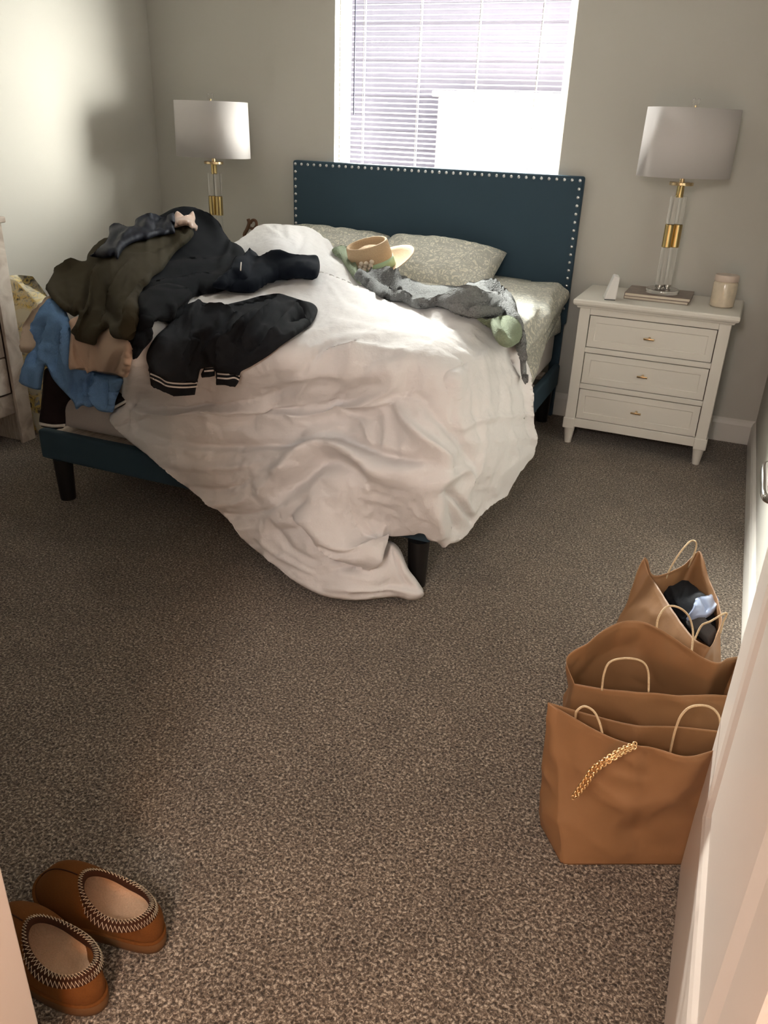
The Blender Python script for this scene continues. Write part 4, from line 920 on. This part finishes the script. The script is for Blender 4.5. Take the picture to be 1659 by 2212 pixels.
# floral bag between dresser and bed
def soft_box(name, base, top, mat, parent, n=28, m=22, puff=.02, seed=0, crump=.008, closed_top=True):
    """rounded soft solid between a base ring and a top ring (both 4 corners)"""
    b = [Vector(p) for p in base]; t = [Vector(p) for p in top]; vs = []; fs = []
    def ring(f, r=.18):
        out = []
        for k in range(4):
            p0, p1, p2 = f[(k-1) % 4], f[k], f[(k+1) % 4]
            a_ = p1.lerp(p0, r); c_ = p1.lerp(p2, r)
            for j in range(n//4):
                s_ = j/(n//4)
                if s_ < .5: q = s_*2; out.append((1-q)**2*a_+2*q*(1-q)*p1+q*q*c_)
                else: q = (s_-.5)*2; out.append(c_.lerp(p2.lerp(p1, r), q))
        return out
    c0 = sum(b, Vector())/4
    for i in range(m+1):
        s_ = i/m; R_ = ring([p.lerp(q, s_) for p, q in zip(b, t)]); c = sum(R_, Vector())/len(R_)
        k_ = 1+puff*math.sin(math.pi*s_)/.1
        for p in R_:
            q = c+(p-c)*k_; nn = mnoise.noise(q*9+Vector((seed, 0, 0)))*crump*2+abs(mnoise.noise(q*20+Vector((seed, 3, 0))))*crump; d_ = (p-c).normalized()
            vs.append(q+d_*nn)
    L_ = len(R_)
    for i in range(m):
        for k in range(L_): k2 = (k+1) % L_; fs.append((i*L_+k, i*L_+k2, (i+1)*L_+k2, (i+1)*L_+k))
    fs.append(tuple(reversed(range(L_))))
    if closed_top: fs.append(tuple(range(m*L_, (m+1)*L_)))
    o = mk(name, vs, fs, mat, parent, True); return o
FB = soft_box('floral_bag', [(-1.62, -1.55, .0), (-1.16, -1.55, .0), (-1.16, -1.30, .0), (-1.62, -1.30, .0)], [(-1.60, -1.45, .44), (-1.22, -1.45, .44), (-1.22, -1.35, .44), (-1.60, -1.35, .44)], M['floral'], None, 48, 24, .012, 3, .014)
bm = bmesh.new(); bm.from_mesh(FB.data)
bm.to_mesh(FB.data); bm.free()
for v in FB.data.vertices:      # slanted top corner rising toward the wall
    s_ = max(0, min(1, v.co.z/.44)); rise = max(0, min(1.0, (-1.22-v.co.x)/.28)); v.co.z += s_*s_*.27*rise
props(FB, 'yellow floral fabric bag standing between the dresser and the bed', 'bag')

# ------------------------------------------------------------------ kraft paper bags
def pbag(name, bottom, rim, label, handles, seed, crump=.006, bulge=.0, mid=None):
    """bottom: 4 corners; rim: closed list of (x,y,z,cornerflag) going the same way round, starting at the first corner"""
    cx_ = sum(p[0] for p in bottom)/4; cy_ = sum(p[1] for p in bottom)/4
    t = props(empty(name, (cx_, cy_, 0)), label, 'bag', 'brown kraft paper bags by the door'); off = Vector((-cx_, -cy_, 0))
    # parametrise: 4 sides with m points each
    m_ = 40; sides = []
    cs = [i for i, r in enumerate(rim) if r[3]]
    for k in range(4):
        i0 = cs[k]; i1 = cs[(k+1) % 4] if k < 3 else len(rim)
        pts = [Vector(rim[j % len(rim)][:3]) for j in range(i0, i1+1)]
        L = [0]
        for a, b in zip(pts[:-1], pts[1:]): L.append(L[-1]+(b-a).length)
        P = crom(pts, 8); 
        LL = [0]
        for a, b in zip(P[:-1], P[1:]): LL.append(LL[-1]+float(np.linalg.norm(b-a)))
        row = []
        for j in range(m_):
            s_ = j/m_*LL[-1]; q = 0
            while q < len(LL)-2 and LL[q+1] < s_: q += 1
            f = (s_-LL[q])/max(1e-9, LL[q+1]-LL[q]); row.append(Vector(P[q]*(1-f)+P[q+1]*f))
        sides.append(row)
    top = [p for s_ in sides for p in s_]; bot = []
    for k in range(4):
        a, b = Vector(bottom[k]), Vector(bottom[(k+1) % 4])
        for j in range(m_): bot.append(a.lerp(b, j/m_))
    n = len(top); rows = 56; vs = []; fs = []
    C0 = Vector((cx_, cy_, 0)); Ct = sum(top, Vector())/n
    for i in range(rows+1):
        s_ = i/rows
        for k in range(n):
            p = bot[k].lerp(top[k], s_); c = C0.lerp(Ct, s_); d_ = (p-c); d_.z = 0; dl = d_.normalized()
            f = (k % m_)/m_; side = math.sin(math.pi*f)
            q = p*5+Vector((seed*3.1, 0, seed)); r1 = 1-3.2*abs(mnoise.noise(q)); r2 = 1-3*abs(mnoise.noise(q*2.6+Vector((5, 1, 2))))
            disp = (r1*crump*1.5+r2*crump*.7)*(.35+.65*side)*min(1, s_*6)*(1 if s_ < .97 else .6)+bulge*side*math.sin(math.pi*min(1, s_*1.1))
            v = p+dl*disp
            if s_ < .1: v -= dl*.006*(1-s_/.1)*(1 if f < .04 or f > .96 else .2)
            vs.append(v+off)
    for i in range(rows):
        for k in range(n): k2 = (k+1) % n; fs.append((i*n+k, i*n+k2, (i+1)*n+k2, (i+1)*n+k))
    fs.append(tuple(reversed(range(n))))
    o = mk('paper_body', vs, fs, M['kraft'], t, True); s1 = o.modifiers.new('s', 'SOLIDIFY'); s1.thickness = .0012; s1.offset = 0
    for h in handles:
        P = crom(h, 6); tube('handle', [Vector(p)+off for p in P], .0024, M['twine'], t, 8)
    return t
def W3(px, py, z): return tuple(at(px, py, 'z', z))
def R4(px, py, z, c=0): p = at(px, py, 'z', z); return (p[0], p[1], z, c)
# front bag: rim order front-left, front-right, back-right, back-left
pbag('paper_bag', [(1.452, -3.030, 0), (1.715, -2.910, 0), (1.74, -2.815, 0), (1.382, -2.935, 0)],
     [R4(1205, 1530, .34, 1), R4(1300, 1580, .355), R4(1368, 1608, .36), R4(1410, 1613, .355), R4(1480, 1630, .35), (1.705, -2.925, .335, 1), (1.73, -2.86, .33, 1), R4(1460, 1570, .335), R4(1371, 1566, .335), R4(1280, 1545, .33), R4(1184, 1517, .345, 1)],
     'brown paper bag nearest the camera with a gold chain over its rim', [
      [R4(1243,1552,.335)[:3], R4(1246,1536,.365)[:3], R4(1262,1526,.375)[:3], R4(1282,1536,.375)[:3], R4(1294,1558,.365)[:3], R4(1300,1580,.350)[:3], R4(1303,1600,.33)[:3]],
      [R4(1447,1628,.30)[:3], R4(1458,1580,.36)[:3], R4(1472,1545,.40)[:3], R4(1495,1526,.42)[:3], R4(1530,1526,.42)[:3], R4(1552,1545,.40)[:3], R4(1556,1580,.36)[:3], R4(1550,1625,.31)[:3]]], 1.0, .007)
pbag('paper_bag', [(1.40, -2.80, 0), (1.70, -2.775, 0), (1.71, -2.62, 0), (1.41, -2.62, 0)],
     [R4(1242, 1477, .33, 1), R4(1300, 1486, .335), R4(1400, 1495, .335), R4(1500, 1500, .335), R4(1583, 1503, .335, 1), R4(1598, 1418, .36, 1), R4(1572, 1422, .375), R4(1550, 1432, .375), R4(1500, 1410, .375), R4(1430, 1365, .385), R4(1385, 1342, .39), R4(1342, 1341, .39), R4(1305, 1358, .385), R4(1270, 1390, .375, 1), R4(1228, 1420, .35), ],
     'empty brown paper bag in the middle of the three, behind the one with the chain', [
      [R4(1300,1492,.33)[:3], R4(1305,1455,.37)[:3], R4(1318,1430,.395)[:3], R4(1350,1422,.40)[:3], R4(1385,1428,.395)[:3], R4(1400,1450,.37)[:3], R4(1401,1495,.33)[:3]],
      [R4(1418,1364,.37)[:3], R4(1422,1335,.40)[:3], R4(1440,1311,.42)[:3], R4(1465,1312,.42)[:3], R4(1487,1330,.41)[:3], R4(1497,1365,.39)[:3], R4(1494,1410,.36)[:3]]], 2.0, .006)
bagA = pbag('paper_bag', [(1.372, -2.33, 0), (1.56, -2.62, 0), (1.74, -2.50, 0), (1.53, -2.20, 0)],
     [R4(1404, 1243, .30, 1), R4(1440, 1290, .30), R4(1470, 1340, .30), R4(1500, 1378, .30), R4(1534, 1398, .30, 1), R4(1556, 1365, .30), R4(1560, 1338, .31, 1), R4(1548, 1290, .31), R4(1532, 1248, .32), R4(1520, 1208, .35), R4(1511, 1190, .36), R4(1500, 1198, .35, 1), R4(1475, 1222, .33), R4(1440, 1241, .31), R4(1412, 1243, .30), R4(1402, 1213, .33), R4(1393, 1206, .34)],
     'open brown paper bag stuffed with dark clothes, farthest of the three', [
      [R4(1436,1262,.27)[:3], R4(1443,1238,.31)[:3], R4(1462,1204,.36)[:3], R4(1480,1180,.39)[:3], R4(1494,1168,.40)[:3], R4(1504,1173,.40)[:3], R4(1500,1195,.37)[:3], R4(1486,1226,.31)[:3]],
      [R4(1500,1383,.29)[:3], R4(1515,1352,.32)[:3], R4(1535,1342,.34)[:3], R4(1569,1324,.36)[:3], R4(1562,1345,.33)[:3], R4(1556,1368,.30)[:3]]], 3.0, .007)
CLO = tps_fit([(1400,1230,'z',.22),(1440,1260,'z',.24),(1500,1240,'z',.24),(1540,1300,'z',.26),(1560,1340,'z',.25),(1530,1390,'z',.23),(1470,1340,'z',.22),(1490,1300,'z',.27),(1520,1300,'z',.28)])
c1 = drape('sweatshirt', [(1422,1266),(1455,1256),(1490,1262),(1515,1285),(1533,1310),(1544,1345),(1546,1370),(1535,1388),(1502,1376),(1472,1345),(1440,1300)], CLO, M['darkcloth'], thick=.018, edge=8, offset=-.01, nz=[((25., 25.), .008, 3)], step=3.5, folds=[('r',5,.008,[(1430,1262),(1460,1290),(1490,1330)])]); props(c1, 'black sweatshirt stuffed in the farthest paper bag', 'clothing')
c2 = drape('sweatpants', [(1488,1340),(1510,1322),(1530,1345),(1548,1368),(1540,1385),(1530,1392),(1510,1375),(1490,1358)], CLO, M['greycloth'], thick=.02, edge=7, step=3.5, offset=.015); props(c2, 'dark grey cotton sweatpants rolled up in the farthest paper bag', 'clothing')
c3 = drape('satin_blouse', [(1486,1342),(1492,1325),(1500,1312),(1503,1298),(1520,1292),(1534,1286),(1545,1295),(1549,1310),(1540,1325),(1525,1335),(1510,1336),(1498,1342)], CLO, M['bluesatin'], thick=.015, edge=5, step=3, offset=.03, folds=[('r',3,.008,[(1500,1305),(1506,1320),(1495,1335)]),('v',3,.008,[(1512,1300),(1520,1315),(1518,1328)]),('r',3,.006,[(1530,1290),(1545,1305),(1528,1325)])]); props(c3, 'pale blue satin blouse crumpled on top in the farthest paper bag', 'clothing')
c4 = drape('jumper', [(1480,1246),(1498,1236),(1515,1248),(1524,1275),(1515,1284),(1500,1276),(1488,1262)], CLO, M['maroon'], thick=.02, edge=7, step=4, offset=-.02); props(c4, 'maroon jumper tucked at the back of the farthest paper bag', 'clothing')
# gold chain over the rim
CH = tps_fit([(1370,1606,'z',.372),(1330,1632,'y',-3.075),(1280,1668,'y',-3.085),(1255,1700,'y',-3.085),(1238,1722,'y',-3.085),(1300,1600,'y',-3.06)])
def cpt(px, py): return Vector(CAM+ray(px, py)*(CH(px, py)[0]-.018))
ch = props(empty('chain_strap', tuple(cpt(1280, 1668))), 'gold link chain draped over the rim of the nearest paper bag', 'chain'); chl = []
path = crom([(1371,1607),(1340,1620),(1300,1645),(1277,1662),(1262,1685),(1248,1705),(1238,1722),(1243,1722),(1256,1708),(1270,1690),(1283,1670),(1300,1655),(1345,1627),(1372,1614)], 12)
P3 = [cpt(*p) for p in path]; cum = [0]
for a, b in zip(P3[:-1], P3[1:]): cum.append(cum[-1]+(b-a).length)
bm = bmesh.new(); s_ = 0; k = 0
while s_ < cum[-1]:
    q = 0
    while q < len(cum)-2 and cum[q+1] < s_: q += 1
    p = P3[q].lerp(P3[q+1], (s_-cum[q])/max(1e-9, cum[q+1]-cum[q])); d_ = (P3[q+1]-P3[q]).normalized()
    rot = d_.to_track_quat('X', 'Z').to_matrix().to_4x4() @ Matrix.Rotation(math.radians(50 if k % 2 else -40), 4, 'X')
    for i in range(12):
        a0, a1 = 2*math.pi*i/12, 2*math.pi*(i+1)/12; ring = []
        for aa in (a0, a1):
            c_ = Vector((.0048*math.cos(aa), .0034*math.sin(aa), 0)); n_ = Vector((math.cos(aa), math.sin(aa), 0)); ring.append([c_+(n_*math.cos(b_)+Vector((0, 0, 1))*math.sin(b_))*.0013 for b_ in [2*math.pi*j/6 for j in range(6)]])
        va = [bm.verts.new(rot @ v+p-ch.location) for v in ring[0]]; vb = [bm.verts.new(rot @ v+p-ch.location) for v in ring[1]]
        for j in range(6): bm.faces.new([va[j], va[(j+1) % 6], vb[(j+1) % 6], vb[j]])
    s_ += .0062; k += 1
from_bm('links', bm, M['gold'], ch, True)

# ------------------------------------------------------------------ slippers
def slipper(loc, rz, label, mir=1):
    t = props(empty('slipper', loc, rz), label, 'slipper', 'chestnut suede slippers')
    n = 72
    def outline(a, s=1.0):   # foot shaped plan, toe toward +x
        c, s0 = math.cos(a), math.sin(a); L = .148*s
        x = L*math.copysign(abs(c)**.92, c); w = .054*s*(1+.16*math.tanh((x-.0)/.06)); 
        y = w*math.copysign(abs(s0)**.86, s0)+mir*.006*math.sin(x*18)
        return x, y
    def rim(a):
        c, s0 = math.cos(a), math.sin(a); x = -.052+.078*c; y = .040*s0*(1-.05*c)+mir*.001
        z = .082+.022*max(0, (x+.052)/.078)**1.5+.010*max(0, (-x-.052)/.078)**2-.004*abs(s0)
        return Vector((x, y, z))
    vs = []; fs = []; m_ = 14
    for k in range(n):
        a = 2*math.pi*k/n; R_ = rim(a); ox, oy = outline(a); O = Vector((ox, oy, .030))
        fr = max(0, math.cos(a))
        for i in range(m_+1):
            s_ = i/m_; p = R_.lerp(O, s_)
            b = math.sin(math.pi*s_)
            p.z = R_.z+(O.z-R_.z)*(s_**(1.0+1.3*fr))
            out = Vector((O.x-R_.x, O.y-R_.y, 0)); 
            if out.length > 1e-6: p += out.normalized()*(.010*b*(1-.3*fr))
            p.z += .004*b*fr
            vs.append(p)
    for k in range(n):
        k2 = (k+1) % n
        for i in range(m_): fs.append((k*(m_+1)+i, k*(m_+1)+i+1, k2*(m_+1)+i+1, k2*(m_+1)+i))
    up_ = mk('upper', vs, fs, M['suede'], t); s1 = up_.modifiers.new('s', 'SOLIDIFY'); s1.thickness = .003; s1.offset = -1
    tube('welt', [Vector((*outline(2*math.pi*k/n, 1.02), .030)) for k in range(n)], .0035, M['suede'], t, 8, closed=True)
    tube('seam', [vs[2*(m_+1)+i]*1.0+Vector((0, 0, .0006)) for i in range(1, m_-1)], .0013, M['braid'], t, 6)
    # sole
    vs = []; fs = []; pr = [(.93, 0), (1.03, .004), (1.05, .014), (1.045, .024), (1.0, .030)]
    for s_, z in pr:
        for k in range(n): x, y = outline(2*math.pi*k/n, s_); vs.append((x, y, z))
    for i in range(len(pr)-1):
        for k in range(n): k2 = (k+1) % n; fs.append((i*n+k, i*n+k2, (i+1)*n+k2, (i+1)*n+k))
    fs.append(tuple(reversed(range(n)))); fs.append(tuple(range((len(pr)-1)*n, len(pr)*n)))
    mk('sole', vs, fs, M['sole'], t)
    # lining
    vs = []; fs = []; m2 = 12
    for k in range(n):
        a = 2*math.pi*k/n; R_ = rim(a); ox, oy = outline(a, .84)
        for i in range(m2+1):
            s_ = i/m2
            if s_ < .6:
                q = s_/.6; tgt = Vector((ox*.96, oy*.92, .05)); p = R_.lerp(tgt, q); p.z = R_.z-.002+( .045-R_.z)*q; 
                if math.cos(a) > .3: p.z = R_.z-.006-(R_.z-.062)*q**1.5
                p += Vector((-(R_.x+.052), -R_.y, 0))*.06*(1-q)
            else:
                q = (s_-.6)/.4; b0 = Vector((ox*.96, oy*.92, .05 if math.cos(a) <= .3 else .062)); p = b0.lerp(Vector((-.03, 0, .036)), q); p.z = b0.z+(.037-b0.z)*min(1, q*3.2)
            p += Vector((0, 0, .0018*mnoise.noise(Vector((p.x*60, p.y*60, p.z*60)))))
            vs.append(p)
    for k in range(n):
        k2 = (k+1) % n
        for i in range(m2): fs.append((k*(m2+1)+i, k*(m2+1)+i+1, k2*(m2+1)+i+1, k2*(m2+1)+i))
    mk('lining', vs, fs, M['wool'], t)
    # braided collar: dark band + cream zigzag
    vs = []; fs = []
    for k in range(n):
        a = 2*math.pi*k/n; R_ = rim(a); d_ = Vector((R_.x+.052, R_.y, 0)).normalized()
        for (o_, z_) in ((-.006, -.010), (-.0055, 0), (-.002, .004), (.003, .003), (.008, -.003), (.012, -.013)): vs.append(R_+d_*o_+Vector((0, 0, z_)))
    for k in range(n):
        k2 = (k+1) % n
        for i in range(5): fs.append((k*6+i, k*6+i+1, k2*6+i+1, k2*6+i))
    br_ = mk('braided_collar', vs, fs, M['braid'], t)
    for (o0, z0, o1, z1, cnt) in ((-.0035, .0045, .0055, .0026, 60), (.0075, -.002, .0125, -.0125, 60)):
        pts = []
        for k in range(cnt*2):
            a = 2*math.pi*k/(cnt*2); R_ = rim(a); d_ = Vector((R_.x+.052, R_.y, 0)).normalized(); q = k % 2
            pts.append(R_+d_*(o1 if q else o0)+Vector((0, 0, (z1 if q else z0)+.0008)))
        tube('zigzag_stitch', pts, .00085, M['zig'], br_, 5, closed=True)
    return t
slipper((.648, -3.530, 0), math.radians(180-4), 'brown suede slipper nearer the bed, whole toe showing', 1)
slipper((.628, -3.652, 0), math.radians(180-8), 'brown suede slipper nearest the camera, toe cut off by the door jamb', -1)
